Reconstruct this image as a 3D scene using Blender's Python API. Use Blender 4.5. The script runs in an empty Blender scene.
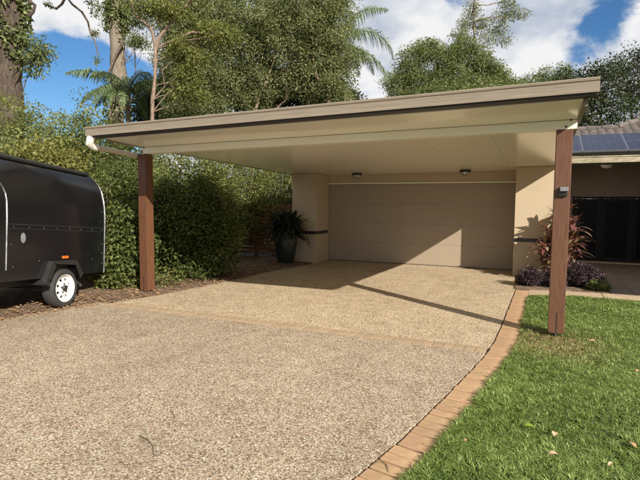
import bpy, bmesh, math, random
import numpy as np
from mathutils import Vector, Matrix

R = math.radians
# ------------------------------------------------------------------ camera
scene = bpy.context.scene
col = scene.collection
F_PX, PITCH, ROLL, YAW, CAM_H = 486.5, 0.0762, 0.0073, 0.4186, 1.6
cd = bpy.data.cameras.new('camera')
cam = bpy.data.objects.new('camera', cd)
col.objects.link(cam)
cd.sensor_width = 36.0
cd.lens = F_PX / 640 * 36
cd.clip_start, cd.clip_end = 0.05, 2000
cam.matrix_world = (Matrix.Translation((0, 0, CAM_H)) @ Matrix.Rotation(YAW, 4, 'Z')
                    @ Matrix.Rotation(math.pi / 2 - PITCH, 4, 'X') @ Matrix.Rotation(ROLL, 4, 'Z'))
scene.camera = cam


def ray(x, y):
    c, s = math.cos(ROLL), math.sin(ROLL)
    a, b = x - 320, y - 240
    X = (c * a + s * b) / F_PX
    yy = -(-s * a + c * b) / F_PX
    Y = math.cos(PITCH) + yy * math.sin(PITCH)
    Z = -math.sin(PITCH) + yy * math.cos(PITCH)
    return Vector((X * math.cos(YAW) - Y * math.sin(YAW), X * math.sin(YAW) + Y * math.cos(YAW), Z)), Y


def at(x, y, d):
    """point seen at photo pixel (x, y), d metres ahead of the camera"""
    r, Y = ray(x, y)
    return Vector((0, 0, CAM_H)) + r * (d / Y)


# ------------------------------------------------------------------ light
AZ, EL = R(145.6), R(29.6)
SUN_TO = Vector((-math.cos(AZ) * math.cos(EL), -math.sin(AZ) * math.cos(EL), math.sin(EL)))
sd = bpy.data.lights.new('sun', 'SUN')
sd.energy, sd.angle, sd.color = 5.0, R(0.53), (1.0, 0.935, 0.835)
sun = bpy.data.objects.new('sun', sd)
col.objects.link(sun)
sun.rotation_euler = (-SUN_TO).to_track_quat('-Z', 'Y').to_euler()
sun.location = SUN_TO * 60

world = bpy.data.worlds.new('World')
scene.world = world
world.use_nodes = True


def build_world():
    nt = world.node_tree
    nt.nodes.clear()
    N, L = nt.nodes.new, nt.links.new
    out = N('ShaderNodeOutputWorld')
    sky = N('ShaderNodeTexSky')
    sky.sky_type = 'NISHITA'
    sky.sun_disc = False
    sky.sun_elevation = EL
    sky.sun_rotation = math.atan2(SUN_TO.x, SUN_TO.y)
    sky.air_density, sky.dust_density, sky.ozone_density = 1.0, 0.0, 5.0
    b1 = N('ShaderNodeBackground')
    b1.inputs[1].default_value = 0.060
    hs = N('ShaderNodeHueSaturation')
    hs.inputs['Saturation'].default_value = 1.15
    L(sky.outputs[0], hs.inputs['Color'])
    L(hs.outputs[0], b1.inputs[0])
    tc = N('ShaderNodeTexCoord')

    def math_n(op, a, b=None, c=None):
        m = N('ShaderNodeMath')
        m.operation = op
        for i, q in enumerate((a, b, c)):
            if q is None:
                continue
            if isinstance(q, (int, float)):
                m.inputs[i].default_value = q
            else:
                L(q, m.inputs[i])
        return m.outputs[0]
    sep = N('ShaderNodeSeparateXYZ')
    L(tc.outputs['Generated'], sep.inputs[0])
    zz = math_n('ADD', math_n('MAXIMUM', sep.outputs[2], 0.0), 0.35)
    comb = N('ShaderNodeCombineXYZ')
    L(math_n('DIVIDE', sep.outputs[0], zz), comb.inputs[0])
    L(math_n('DIVIDE', sep.outputs[1], zz), comb.inputs[1])
    n1 = N('ShaderNodeTexNoise')
    n1.inputs['Scale'].default_value = 2.9
    n1.inputs['Detail'].default_value = 9
    n1.inputs['Roughness'].default_value = 0.62
    n1.inputs['Distortion'].default_value = 0.35
    L(comb.outputs[0], n1.inputs['Vector'])
    n2 = N('ShaderNodeTexNoise')
    n2.inputs['Scale'].default_value = 4.0
    n2.inputs['Detail'].default_value = 5
    n2.inputs['Roughness'].default_value = 0.5
    L(comb.outputs[0], n2.inputs['Vector'])
    # clear gaps between the clouds, as directions
    cover = math_n('ADD', n1.outputs['Fac'], 0.20)
    for (x, y, r, k) in ((10, 108, 5, .34), (45, 98, 5, .36), (75, 98, 5, .36), (105, 108, 5, .34), (140, 110, 4, .25), (-60, 110, 8, .35),
                         (461, -3, 1.5, .20)):
        d = ray(x, y)[0].normalized()
        vm = N('ShaderNodeVectorMath')
        vm.operation = 'DOT_PRODUCT'
        L(tc.outputs['Generated'], vm.inputs[0])
        vm.inputs[1].default_value = d
        mr = N('ShaderNodeMapRange')
        mr.interpolation_type = 'SMOOTHSTEP'
        mr.inputs['From Min'].default_value = math.cos(R(r * 1.5))
        mr.inputs['From Max'].default_value = 1.0
        mr.inputs['To Max'].default_value = k
        L(vm.outputs['Value'], mr.inputs['Value'])
        cover = math_n('SUBTRACT', cover, mr.outputs[0])
    # a ragged blue rift that runs slantwise between two cloud banks
    pa, pb, pm = (ray(*q)[0].normalized() for q in ((560, 84), (622, -20), (600, 10)))
    for nrm, lo, hi, k in ((pa.cross(pb).normalized(), math.sin(R(4.2)), 0.0, 0.24),):
        vm = N('ShaderNodeVectorMath')
        vm.operation = 'DOT_PRODUCT'
        L(tc.outputs['Generated'], vm.inputs[0])
        vm.inputs[1].default_value = nrm
        mr = N('ShaderNodeMapRange')
        mr.interpolation_type = 'SMOOTHSTEP'
        mr.inputs['From Min'].default_value = lo
        mr.inputs['From Max'].default_value = hi
        mr.inputs['To Max'].default_value = k
        L(math_n('ABSOLUTE', vm.outputs['Value']), mr.inputs['Value'])
        vm2 = N('ShaderNodeVectorMath')
        vm2.operation = 'DOT_PRODUCT'
        L(tc.outputs['Generated'], vm2.inputs[0])
        vm2.inputs[1].default_value = pm
        mr2 = N('ShaderNodeMapRange')
        mr2.interpolation_type = 'SMOOTHSTEP'
        mr2.inputs['From Min'].default_value = math.cos(R(17))
        mr2.inputs['From Max'].default_value = math.cos(R(7))
        L(vm2.outputs['Value'], mr2.inputs['Value'])
        cover = math_n('SUBTRACT', cover, math_n('MULTIPLY', mr.outputs[0], mr2.outputs[0]))
    n3 = N('ShaderNodeTexNoise')
    n3.inputs['Scale'].default_value = 11.0
    n3.inputs['Detail'].default_value = 8
    n3.inputs['Roughness'].default_value = 0.6
    L(comb.outputs[0], n3.inputs['Vector'])
    cover = math_n('ADD', cover, math_n('MULTIPLY', math_n('SUBTRACT', n3.outputs['Fac'], 0.5), 0.22))
    ms = N('ShaderNodeMapRange')
    ms.interpolation_type = 'SMOOTHSTEP'
    ms.inputs['From Min'].default_value = 0.43
    ms.inputs['From Max'].default_value = 0.62
    L(cover, ms.inputs['Value'])
    cr = N('ShaderNodeValToRGB')
    cr.color_ramp.elements[0].position = 0.33
    cr.color_ramp.elements[0].color = (0.46, 0.54, 0.67, 1)
    cr.color_ramp.elements[1].position = 0.57
    cr.color_ramp.elements[1].color = (1.0, 1.0, 1.01, 1)
    L(n2.outputs['Fac'], cr.inputs[0])
    b2 = N('ShaderNodeBackground')
    b2.inputs[1].default_value = 0.50
    L(cr.outputs[0], b2.inputs[0])
    mx = N('ShaderNodeMixShader')
    L(ms.outputs[0], mx.inputs[0])
    L(b1.outputs[0], mx.inputs[1])
    L(b2.outputs[0], mx.inputs[2])
    L(mx.outputs[0], out.inputs[0])


build_world()
scene.view_settings.view_transform = 'Standard'
scene.view_settings.look = 'None'
scene.view_settings.gamma = 1.0
scene.view_settings.exposure = 0.86
scene.view_settings.use_curve_mapping = False
scene.render.engine = 'CYCLES'
scene.cycles.use_denoising = True
scene.cycles.max_bounces = 8
scene.cycles.transparent_max_bounces = 8
scene.cycles.sample_clamp_indirect = 6.0


# ------------------------------------------------------------------ materials
def new_mat(name):
    m = bpy.data.materials.new(name)
    m.use_nodes = True
    nt = m.node_tree
    nt.nodes.clear()
    out = nt.nodes.new('ShaderNodeOutputMaterial')
    p = nt.nodes.new('ShaderNodeBsdfPrincipled')
    nt.links.new(p.outputs[0], out.inputs[0])
    return m, nt, p, out


def ramp(nt, stops, fac):
    cr = nt.nodes.new('ShaderNodeValToRGB')
    e = cr.color_ramp.elements
    while len(e) < len(stops):
        e.new(0.5)
    for i, (pos, c) in enumerate(stops):
        e[i].position = pos
        e[i].color = (*c, 1)
    nt.links.new(fac, cr.inputs[0])
    return cr.outputs[0]


def noise(nt, scale, detail=4, rough=0.55, vec=None, stretch=None):
    n = nt.nodes.new('ShaderNodeTexNoise')
    n.inputs['Scale'].default_value = scale
    n.inputs['Detail'].default_value = detail
    n.inputs['Roughness'].default_value = rough
    if vec is None:
        tc = nt.nodes.new('ShaderNodeTexCoord')
        vec = tc.outputs['Object']
    if stretch:
        mp = nt.nodes.new('ShaderNodeMapping')
        mp.inputs['Scale'].default_value = stretch
        nt.links.new(vec, mp.inputs[0])
        vec = mp.outputs[0]
    nt.links.new(vec, n.inputs['Vector'])
    return n.outputs['Fac']


def bump(nt, p, h, strength=0.3, dist=0.01):
    b = nt.nodes.new('ShaderNodeBump')
    b.inputs['Strength'].default_value = strength
    b.inputs['Distance'].default_value = dist
    nt.links.new(h, b.inputs['Height'])
    nt.links.new(b.outputs[0], p.inputs['Normal'])


def mix_col(nt, fac, a, b, blend='MIX'):
    m = nt.nodes.new('ShaderNodeMix')
    m.data_type = 'RGBA'
    m.blend_type = blend
    for sock, q in ((m.inputs[0], fac), (m.inputs[6], a), (m.inputs[7], b)):
        if isinstance(q, (int, float)):
            sock.default_value = q
        elif isinstance(q, tuple):
            sock.default_value = (*q, 1)
        else:
            nt.links.new(q, sock)
    return m.outputs[2]


def simple(name, c0, c1=None, rough=0.6, scale=6.0, stretch=None, bs=0.0, bscale=None, metal=0.0, coat=0.0, per_obj=0.0, bdist=0.006):
    m, nt, p, out = new_mat(name)
    c1 = c1 or tuple(q * 0.8 for q in c0)
    f = noise(nt, scale, 6, 0.6, stretch=stretch)
    c = ramp(nt, ((0.32, c1), (0.68, c0)), f)
    if per_obj:
        oi = nt.nodes.new('ShaderNodeObjectInfo')
        hsv = nt.nodes.new('ShaderNodeHueSaturation')
        mr = nt.nodes.new('ShaderNodeMapRange')
        mr.inputs['To Min'].default_value = 1 - per_obj
        mr.inputs['To Max'].default_value = 1 + per_obj
        nt.links.new(oi.outputs['Random'], mr.inputs[0])
        nt.links.new(mr.outputs[0], hsv.inputs['Value'])
        mr2 = nt.nodes.new('ShaderNodeMapRange')
        mr2.inputs['To Min'].default_value = 0.494
        mr2.inputs['To Max'].default_value = 0.504
        w = nt.nodes.new('ShaderNodeTexWhiteNoise')
        w.noise_dimensions = '1D'
        nt.links.new(oi.outputs['Random'], w.inputs['W'])
        nt.links.new(w.outputs['Value'], mr2.inputs[0])
        nt.links.new(mr2.outputs[0], hsv.inputs['Hue'])
        nt.links.new(c, hsv.inputs['Color'])
        c = hsv.outputs[0]
    nt.links.new(c, p.inputs['Base Color'])
    p.inputs['Roughness'].default_value = rough
    p.inputs['Metallic'].default_value = metal
    p.inputs['Coat Weight'].default_value = coat
    p.inputs['Coat Roughness'].default_value = 0.06
    if bs:
        h = noise(nt, bscale or scale * 4, 6, 0.65, stretch=stretch)
        bump(nt, p, h, bs, bdist)
    return m


def aggregate(name, stops, tint_a, tint_b, cells=72.0):
    """exposed aggregate: pebbles in a fine matrix"""
    m, nt, p, out = new_mat(name)
    N, L = nt.nodes.new, nt.links.new
    tc = N('ShaderNodeTexCoord')
    v = N('ShaderNodeTexVoronoi')
    v.inputs['Scale'].default_value = cells
    L(tc.outputs['Object'], v.inputs['Vector'])
    sep = N('ShaderNodeSeparateColor')
    L(v.outputs['Color'], sep.inputs[0])
    peb = ramp(nt, stops, sep.outputs[0])
    gap = N('ShaderNodeMapRange')
    gap.inputs['From Min'].default_value = 0.50
    gap.inputs['From Max'].default_value = 0.78
    L(v.outputs['Distance'], gap.inputs['Value'])
    c = mix_col(nt, gap.outputs[0], peb, (0.16, 0.115, 0.075))
    big = noise(nt, 0.55, 6, 0.6, vec=tc.outputs['Object'])
    mid = noise(nt, 4.0, 5, 0.6, vec=tc.outputs['Object'])
    t = ramp(nt, ((0.35, tint_a), (0.65, tint_b)), big)
    c = mix_col(nt, 1.0, c, t, 'MULTIPLY')
    t2 = ramp(nt, ((0.3, (0.82, 0.80, 0.78)), (0.6, (1, 1, 1))), mid)
    c = mix_col(nt, 1.0, c, t2, 'MULTIPLY')
    # old tyre and damp stains with outlines of their own
    st = noise(nt, 1.1, 7, 0.68, vec=tc.outputs['Object'], stretch=(1.0, 0.45, 1.0))
    t3 = ramp(nt, ((0.38, (0.88, 0.87, 0.86)), (0.47, (0.98, 0.98, 0.98)), (0.60, (1, 1, 1))), st)
    c = mix_col(nt, 1.0, c, t3, 'MULTIPLY')
    sp = N('ShaderNodeTexVoronoi')
    sp.inputs['Scale'].default_value = 0.9
    L(tc.outputs['Object'], sp.inputs['Vector'])
    t4 = ramp(nt, ((0.03, (0.62, 0.58, 0.54)), (0.075, (1, 1, 1))), sp.outputs['Distance'])
    c = mix_col(nt, 0.6, c, t4, 'MULTIPLY')
    L(c, p.inputs['Base Color'])
    p.inputs['Roughness'].default_value = 0.75
    inv = N('ShaderNodeMath')
    inv.operation = 'SUBTRACT'
    inv.inputs[0].default_value = 1.0
    L(v.outputs['Distance'], inv.inputs[1])
    bump(nt, p, inv.outputs[0], 0.55, 0.006)
    return m


def leaf_mat(name, stops, rough=0.5, trans=0.42, tcol=None):
    """stops: colours over the per-leaf random value"""
    m, nt, p, out = new_mat(name)
    N, L = nt.nodes.new, nt.links.new
    a = N('ShaderNodeAttribute')
    a.attribute_name = 'rnd'
    c = ramp(nt, stops, a.outputs['Fac'])
    L(c, p.inputs['Base Color'])
    p.inputs['Roughness'].default_value = rough
    p.inputs['Roughness'].default_value = rough + 0.15
    p.inputs['Specular IOR Level'].default_value = 0.22
    tr = N('ShaderNodeBsdfTranslucent')
    tint = mix_col(nt, 1.0, c, tcol or (1.15, 1.2, 0.6), 'MULTIPLY')
    L(tint, tr.inputs[0])
    mx = N('ShaderNodeMixShader')
    mx.inputs[0].default_value = trans
    L(p.outputs[0], mx.inputs[1])
    L(tr.outputs[0], mx.inputs[2])
    L(mx.outputs[0], out.inputs[0])
    return m


PEB = ((0.0, (0.10, 0.058, 0.038)), (0.14, (0.31, 0.225, 0.15)), (0.34, (0.47, 0.38, 0.27)),
       (0.52, (0.37, 0.26, 0.18)), (0.70, (0.58, 0.50, 0.385)), (0.86, (0.29, 0.255, 0.21)), (1.0, (0.74, 0.68, 0.57)))
PEB_TAN = ((0.0, (0.17, 0.11, 0.065)), (0.2, (0.45, 0.345, 0.215)), (0.5, (0.52, 0.415, 0.275)),
           (0.75, (0.62, 0.515, 0.36)), (1.0, (0.70, 0.61, 0.46)))
M = {}
M['drive'] = aggregate('pebble_concrete_grey', PEB, (0.86, 0.845, 0.80), (0.98, 0.965, 0.91), 88)
M['apron'] = aggregate('pebble_concrete_tan', PEB_TAN, (0.89, 0.87, 0.84), (1.0, 0.985, 0.96), 88)
M['brick'] = simple('sandy_clay_brick', (0.40, 0.255, 0.138), (0.27, 0.168, 0.088), 0.85, 7, bs=0.4, bscale=90, per_obj=0.09, bdist=0.003)
M['brick_worn'] = simple('worn_sandy_brick', (0.34, 0.25, 0.155), (0.26, 0.185, 0.11), 0.85, 7, bs=0.4, bscale=90, per_obj=0.06, bdist=0.003)
M['sand_joint'] = simple('sandy_joint', (0.24, 0.175, 0.11), (0.17, 0.12, 0.075), 0.95, 20, bs=0.5)
M['mortar'] = simple('dark_sandy_joint', (0.12, 0.085, 0.05), (0.06, 0.045, 0.03), 0.95, 20, bs=0.5)
M['soil'] = simple('garden_soil', (0.22, 0.14, 0.085), (0.09, 0.058, 0.036), 0.95, 7, bs=0.9, bscale=35, bdist=0.03)
M['ground'] = simple('rough_ground', (0.09, 0.095, 0.04), (0.06, 0.05, 0.03), 0.95, 0.8, bs=0.6, bscale=8)
M['turf'] = simple('turf_soil', (0.06, 0.075, 0.02), (0.055, 0.045, 0.022), 0.95, 12, bs=0.6, bscale=50)
M['path'] = simple('sandy_paver', (0.40, 0.30, 0.19), (0.30, 0.22, 0.14), 0.85, 5, bs=0.35, bscale=120)
M['patio'] = simple('brown_patio_paver', (0.14, 0.10, 0.072), (0.09, 0.066, 0.05), 0.85, 7, bs=0.3, bscale=90, per_obj=0.12)
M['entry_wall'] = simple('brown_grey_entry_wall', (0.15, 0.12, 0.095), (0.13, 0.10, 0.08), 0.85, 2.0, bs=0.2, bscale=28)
M['render_wall'] = simple('beige_bagged_render', (0.45, 0.36, 0.245), (0.42, 0.335, 0.225), 0.85, 2.0, bs=0.35, bscale=28, bdist=0.012)
M['door_beige'] = simple('beige_door_steel', (0.315, 0.252, 0.182), (0.295, 0.235, 0.17), 0.5, 1.0, bs=0.04, bscale=150)
M['cream'] = simple('cream_colorbond', (0.79, 0.77, 0.61), (0.76, 0.74, 0.58), 0.28, 1.3)
M['cream_ceiling'] = simple('cream_ceiling_sheet', (0.79, 0.765, 0.65), (0.76, 0.735, 0.62), 0.16, 0.8)
M['fascia'] = simple('taupe_fascia_steel', (0.24, 0.20, 0.15), (0.175, 0.14, 0.10), 0.42, 5.0, stretch=(0.55, 8, 16), bs=0.25, bscale=6, bdist=0.004)
M['fascia_dark'] = simple('dark_taupe_steel', (0.032, 0.024, 0.018), (0.024, 0.018, 0.014), 0.5, 5)
M['post'] = simple('red_brown_stained_timber', (0.128, 0.053, 0.024), (0.075, 0.030, 0.014), 0.55, 7.0, stretch=(9, 9, 0.6), bs=0.35, bscale=16, bdist=0.003)
M['steel'] = simple('galvanised_steel', (0.42, 0.42, 0.41), (0.30, 0.30, 0.29), 0.4, 30, metal=0.9)
M['bolt'] = simple('dark_bolt', (0.05, 0.045, 0.04), None, 0.5, 10, metal=0.6)
M['pvc'] = simple('white_pvc', (0.78, 0.75, 0.68), (0.62, 0.60, 0.54), 0.45, 14)
M['pipe_tan'] = simple('cream_pipe', (0.52, 0.46, 0.36), None, 0.5, 10)
M['stripe'] = simple('charcoal_tile_band', (0.028, 0.022, 0.018), None, 0.4, 10)
M['white'] = simple('white_paint', (0.75, 0.74, 0.70), (0.62, 0.60, 0.56), 0.5, 12)
M['lens'] = simple('frosted_lens', (0.62, 0.60, 0.55), None, 0.25, 10)
M['lamp_black'] = simple('black_lamp_metal', (0.02, 0.018, 0.016), None, 0.4, 10)
M['tile'] = simple('weathered_roof_tile', (0.125, 0.10, 0.085), (0.06, 0.05, 0.043), 0.8, 4, bs=0.3, bscale=40)
M['gutter'] = simple('cream_house_gutter', (0.40, 0.355, 0.24), (0.20, 0.17, 0.105), 0.5, 7, stretch=(1, 1, 3))
M['alu'] = simple('aluminium_frame', (0.34, 0.36, 0.40), None, 0.4, 10, metal=0.8)
M['door_dark'] = simple('charcoal_door_frame', (0.005, 0.005, 0.006), None, 0.9, 5)
M['timber_fence'] = simple('red_brown_fence_timber', (0.27, 0.115, 0.055), (0.15, 0.065, 0.032), 0.7, 5, stretch=(0.7, 9, 9), bs=0.3, bscale=20, per_obj=0.15)
M['black_paint'] = simple('gloss_black_paint', (0.007, 0.007, 0.008), (0.005, 0.005, 0.006), 0.20, 2.5, bs=0.05, bscale=2.2, coat=0.15, bdist=0.03)
M['black_matt'] = simple('matt_black_steel', (0.018, 0.018, 0.018), (0.010, 0.010, 0.010), 0.5, 12, bs=0.15, bscale=60)
M['rubber'] = simple('tyre_rubber', (0.030, 0.029, 0.028), (0.020, 0.019, 0.018), 0.8, 14, bs=0.3, bscale=60)
M['trim'] = simple('polished_edge_trim', (0.45, 0.45, 0.46), (0.16, 0.16, 0.17), 0.35, 7, metal=0.95)
M['amber'] = simple('amber_lens', (0.75, 0.13, 0.02), None, 0.25, 10)
M['red_lens'] = simple('red_lens', (0.45, 0.02, 0.02), None, 0.25, 10)
M['glint_lens_grey'] = simple('pale_grey_glint_and_lens', (0.20, 0.20, 0.215), (0.14, 0.14, 0.15), 0.45, 20)  # pale grey for the painted trailer glint and the post light lens
M['pot'] = simple('dark_green_glazed_pot', (0.022, 0.032, 0.030), (0.014, 0.020, 0.019), 0.3, 6)
M['twig'] = simple('dry_twig', (0.14, 0.095, 0.06), (0.08, 0.055, 0.035), 0.9, 20)
M['bark_dark'] = simple('dark_rough_bark', (0.13, 0.095, 0.068), (0.04, 0.03, 0.022), 0.95, 5, stretch=(3, 3, 0.7), bs=1.0, bscale=9, bdist=0.08)
M['bark_grey'] = simple('grey_gum_bark', (0.27, 0.22, 0.17), (0.12, 0.095, 0.07), 0.9, 4, stretch=(4, 4, 0.6), bs=0.9, bscale=8, bdist=0.05)
M['bark_pink'] = simple('pale_pinkish_bark', (0.28, 0.195, 0.14), (0.10, 0.068, 0.05), 0.85, 6, stretch=(3, 3, 1), bs=0.6, bscale=12, bdist=0.03)
M['bark_plain'] = simple('brown_branch_bark', (0.15, 0.115, 0.085), (0.08, 0.06, 0.045), 0.9, 8, bs=0.5)

G = lambda k, *c: tuple((i / (len(c) - 1), tuple(q * k for q in v)) for i, v in enumerate(c))
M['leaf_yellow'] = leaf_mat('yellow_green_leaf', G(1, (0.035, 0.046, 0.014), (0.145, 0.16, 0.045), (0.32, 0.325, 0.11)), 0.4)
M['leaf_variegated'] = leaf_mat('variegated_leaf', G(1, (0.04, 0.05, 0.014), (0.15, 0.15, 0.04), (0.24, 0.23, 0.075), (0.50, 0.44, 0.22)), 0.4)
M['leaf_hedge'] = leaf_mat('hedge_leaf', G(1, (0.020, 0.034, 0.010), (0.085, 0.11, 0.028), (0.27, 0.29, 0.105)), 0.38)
M['leaf_mid'] = leaf_mat('mid_green_leaf', G(1, (0.042, 0.06, 0.022), (0.15, 0.18, 0.07), (0.31, 0.33, 0.15)), 0.42)
M['leaf_tree'] = leaf_mat('dull_green_leaf', G(1, (0.045, 0.058, 0.024), (0.165, 0.185, 0.078), (0.35, 0.36, 0.18)), 0.42)
M['leaf_dark'] = leaf_mat('dark_green_leaf', G(1, (0.012, 0.020, 0.009), (0.034, 0.048, 0.019), (0.085, 0.105, 0.042)), 0.42, 0.2)
M['leaf_gum'] = leaf_mat('grey_gum_leaf', G(1, (0.09, 0.11, 0.06), (0.17, 0.19, 0.10), (0.26, 0.27, 0.15)), 0.45, 0.3)
M['leaf_palm'] = leaf_mat('palm_leaflet', G(1, (0.045, 0.075, 0.03), (0.10, 0.14, 0.055), (0.20, 0.235, 0.10)), 0.35, 0.25)
M['leaf_pot'] = leaf_mat('dark_strap_leaf', G(1, (0.015, 0.025, 0.012), (0.035, 0.05, 0.02)), 0.35, 0.2)
M['leaf_red'] = leaf_mat('red_cordyline_leaf', G(1, (0.10, 0.035, 0.035), (0.19, 0.075, 0.065), (0.34, 0.22, 0.15), (0.16, 0.14, 0.055)), 0.35, 0.3, (1.3, 0.9, 0.8))
M['leaf_purple'] = leaf_mat('purple_leaf', G(1, (0.024, 0.016, 0.017), (0.05, 0.033, 0.035), (0.105, 0.076, 0.076)), 0.4, 0.2, (1.2, 0.8, 1.1))
M['leaf_brown'] = leaf_mat('dry_leaf', G(1, (0.12, 0.065, 0.032), (0.30, 0.175, 0.085), (0.46, 0.31, 0.17)), 0.75, 0.1, (1, 0.9, 0.7))
M['leaf_fresh'] = leaf_mat('fresh_fallen_leaf', G(1, (0.19, 0.27, 0.03), (0.19, 0.27, 0.03)), 0.4, 0.2)
M['leaf_pale'] = leaf_mat('pale_dry_leaf', G(1, (0.48, 0.32, 0.20), (0.48, 0.32, 0.20)), 0.7, 0.1, (1, 0.9, 0.7))


def grass_mat():
    m, nt, p, out = new_mat('lawn_grass_blade')
    N, L = nt.nodes.new, nt.links.new
    a = N('ShaderNodeAttribute')
    a.attribute_name = 'rnd'
    d = N('ShaderNodeAttribute')
    d.attribute_name = 'dry'
    c = ramp(nt, G(1, (0.032, 0.050, 0.012), (0.145, 0.21, 0.042), (0.36, 0.42, 0.14)), a.outputs['Fac'])
    dr = ramp(nt, G(1, (0.26, 0.185, 0.085), (0.46, 0.36, 0.19)), a.outputs['Fac'])
    c = mix_col(nt, d.outputs['Fac'], c, dr)
    L(c, p.inputs['Base Color'])
    p.inputs['Roughness'].default_value = 0.5
    p.inputs['Specular IOR Level'].default_value = 0.3
    tr = N('ShaderNodeBsdfTranslucent')
    L(mix_col(nt, 1.0, c, (1.1, 1.2, 0.6), 'MULTIPLY'), tr.inputs[0])
    mx = N('ShaderNodeMixShader')
    mx.inputs[0].default_value = 0.28
    L(p.outputs[0], mx.inputs[1])
    L(tr.outputs[0], mx.inputs[2])
    L(mx.outputs[0], out.inputs[0])
    return m


M['grass'] = grass_mat()


def glass_mat(name, c, rough=0.03):
    m, nt, p, out = new_mat(name)
    p.inputs['Base Color'].default_value = (*c, 1)
    p.inputs['Roughness'].default_value = rough
    p.inputs['Specular IOR Level'].default_value = 0.12
    return m


M['dark_glass'] = glass_mat('dark_tinted_glass', (0.003, 0.003, 0.005), 0.5)


def solar_mat():
    m, nt, p, out = new_mat('solar_cells')
    N, L = nt.nodes.new, nt.links.new
    tc = N('ShaderNodeTexCoord')
    b = N('ShaderNodeTexBrick')
    b.offset = 0.0
    b.inputs['Color1'].default_value = (0.0025, 0.006, 0.026, 1)
    b.inputs['Color2'].default_value = (0.003, 0.008, 0.032, 1)
    b.inputs['Mortar'].default_value = (0.02, 0.035, 0.08, 1)
    b.inputs['Scale'].default_value = 1.0
    b.inputs['Mortar Size'].default_value = 0.004
    b.inputs['Brick Width'].default_value = 0.158
    b.inputs['Row Height'].default_value = 0.158
    L(tc.outputs['Object'], b.inputs['Vector'])
    L(b.outputs['Color'], p.inputs['Base Color'])
    p.inputs['Roughness'].default_value = 0.22
    p.inputs['Specular IOR Level'].default_value = 0.12
    return m


M['solar'] = solar_mat()


# ------------------------------------------------------------------ mesh helpers
class MB:
    def __init__(s):
        s.v, s.f = [], []

    def add(s, v, f):
        n = len(s.v)
        s.v += [tuple(q) for q in v]
        s.f += [tuple(i + n for i in q) for q in f]
        return s

    def box(s, x0, x1, y0, y1, z0, z1, fz=None):
        """fz(x, y): extra height, for sloping pieces"""
        v = [(x, y, z + (fz(x, y) if fz else 0)) for z in (z0, z1) for y in (y0, y1) for x in (x0, x1)]
        return s.add(v, [(0, 2, 3, 1), (4, 5, 7, 6), (0, 1, 5, 4), (2, 6, 7, 3), (0, 4, 6, 2), (1, 3, 7, 5)])

    def tube(s, pts, rad, n=8, caps=True, jit=0.0, rng=None):
        pts = [Vector(p) for p in pts]
        if not hasattr(rad, '__len__'):
            rad = [rad] * len(pts)
        base = len(s.v)
        side = None
        for i, p in enumerate(pts):
            t = (pts[min(i + 1, len(pts) - 1)] - pts[max(i - 1, 0)]).normalized()
            if side is None:
                side = t.orthogonal().normalized()
            side = (side - t * side.dot(t)).normalized()
            up = t.cross(side)
            for k in range(n):
                a = 2 * math.pi * k / n
                r = rad[i] * (1 + (rng.uniform(-jit, jit) if jit else 0))
                s.v.append(tuple(p + side * (math.cos(a) * r) + up * (math.sin(a) * r)))
        for i in range(len(pts) - 1):
            for k in range(n):
                a, b = base + i * n + k, base + i * n + (k + 1) % n
                s.f.append((a, b, b + n, a + n))
        if caps:
            s.f.append(tuple(base + k for k in reversed(range(n))))
            s.f.append(tuple(base + (len(pts) - 1) * n + k for k in range(n)))
        return s

    def lathe(s, prof, n=24, c=(0, 0, 0), axis='z'):
        base = len(s.v)
        for r, h in prof:
            for k in range(n):
                a = 2 * math.pi * k / n
                p = (r * math.cos(a), r * math.sin(a), h) if axis == 'z' else (h, r * math.cos(a), r * math.sin(a))
                s.v.append((p[0] + c[0], p[1] + c[1], p[2] + c[2]))
        for i in range(len(prof) - 1):
            for k in range(n):
                a, b = base + i * n + k, base + i * n + (k + 1) % n
                s.f.append((a, b, b + n, a + n))
        s.f.append(tuple(base + k for k in reversed(range(n))))
        s.f.append(tuple(base + (len(prof) - 1) * n + k for k in range(n)))
        return s

    def sheet(s, poly, z):
        return s.add([(x, y, z) for x, y in poly], [tuple(range(len(poly)))])

    def slab(s, poly, z0, z1):
        n = len(poly)
        s.add([(x, y, z0) for x, y in poly] + [(x, y, z1) for x, y in poly],
              [tuple(reversed(range(n))), tuple(range(n, 2 * n))] + [(i, (i + 1) % n, n + (i + 1) % n, n + i) for i in range(n)])
        return s

    def mesh(s, name, mat, smooth=False, bevel=0.0):
        me = bpy.data.meshes.new(name)
        me.from_pydata(s.v, [], s.f)
        me.update()
        bm = bmesh.new()
        bm.from_mesh(me)
        bmesh.ops.recalc_face_normals(bm, faces=bm.faces)
        if bevel:
            bmesh.ops.bevel(bm, geom=[e for e in bm.edges if e.calc_face_angle(0) > 0.6], offset=bevel, segments=2, profile=0.6, affect='EDGES', clamp_overlap=True)
        bm.to_mesh(me)
        bm.free()
        me.materials.append(M[mat])
        if smooth:
            me.polygons.foreach_set('use_smooth', [True] * len(me.polygons))
            me.set_sharp_from_angle(angle=R(40))
        return me

    def build(s, name, mat, parent=None, smooth=False, bevel=0.0, kind=None):
        return link(name, s.mesh(name, mat, smooth, bevel), parent, kind)


def link(name, me, parent=None, kind=None):
    o = bpy.data.objects.new(name, me)
    col.objects.link(o)
    if parent:
        o.parent = parent
    if kind:
        o['kind'] = kind
    return o


def thing(name, label, cat, loc=(0, 0, 0), rz=0.0, group=None):
    o = bpy.data.objects.new(name, None)
    o.empty_display_size = 0.2
    col.objects.link(o)
    o.location = loc
    o.rotation_euler = (0, 0, rz)
    return tag(o, label, cat, group)


def tag(o, label, cat, group=None):
    o['label'], o['category'] = label, cat
    if group:
        o['group'] = group
    return o


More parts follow.
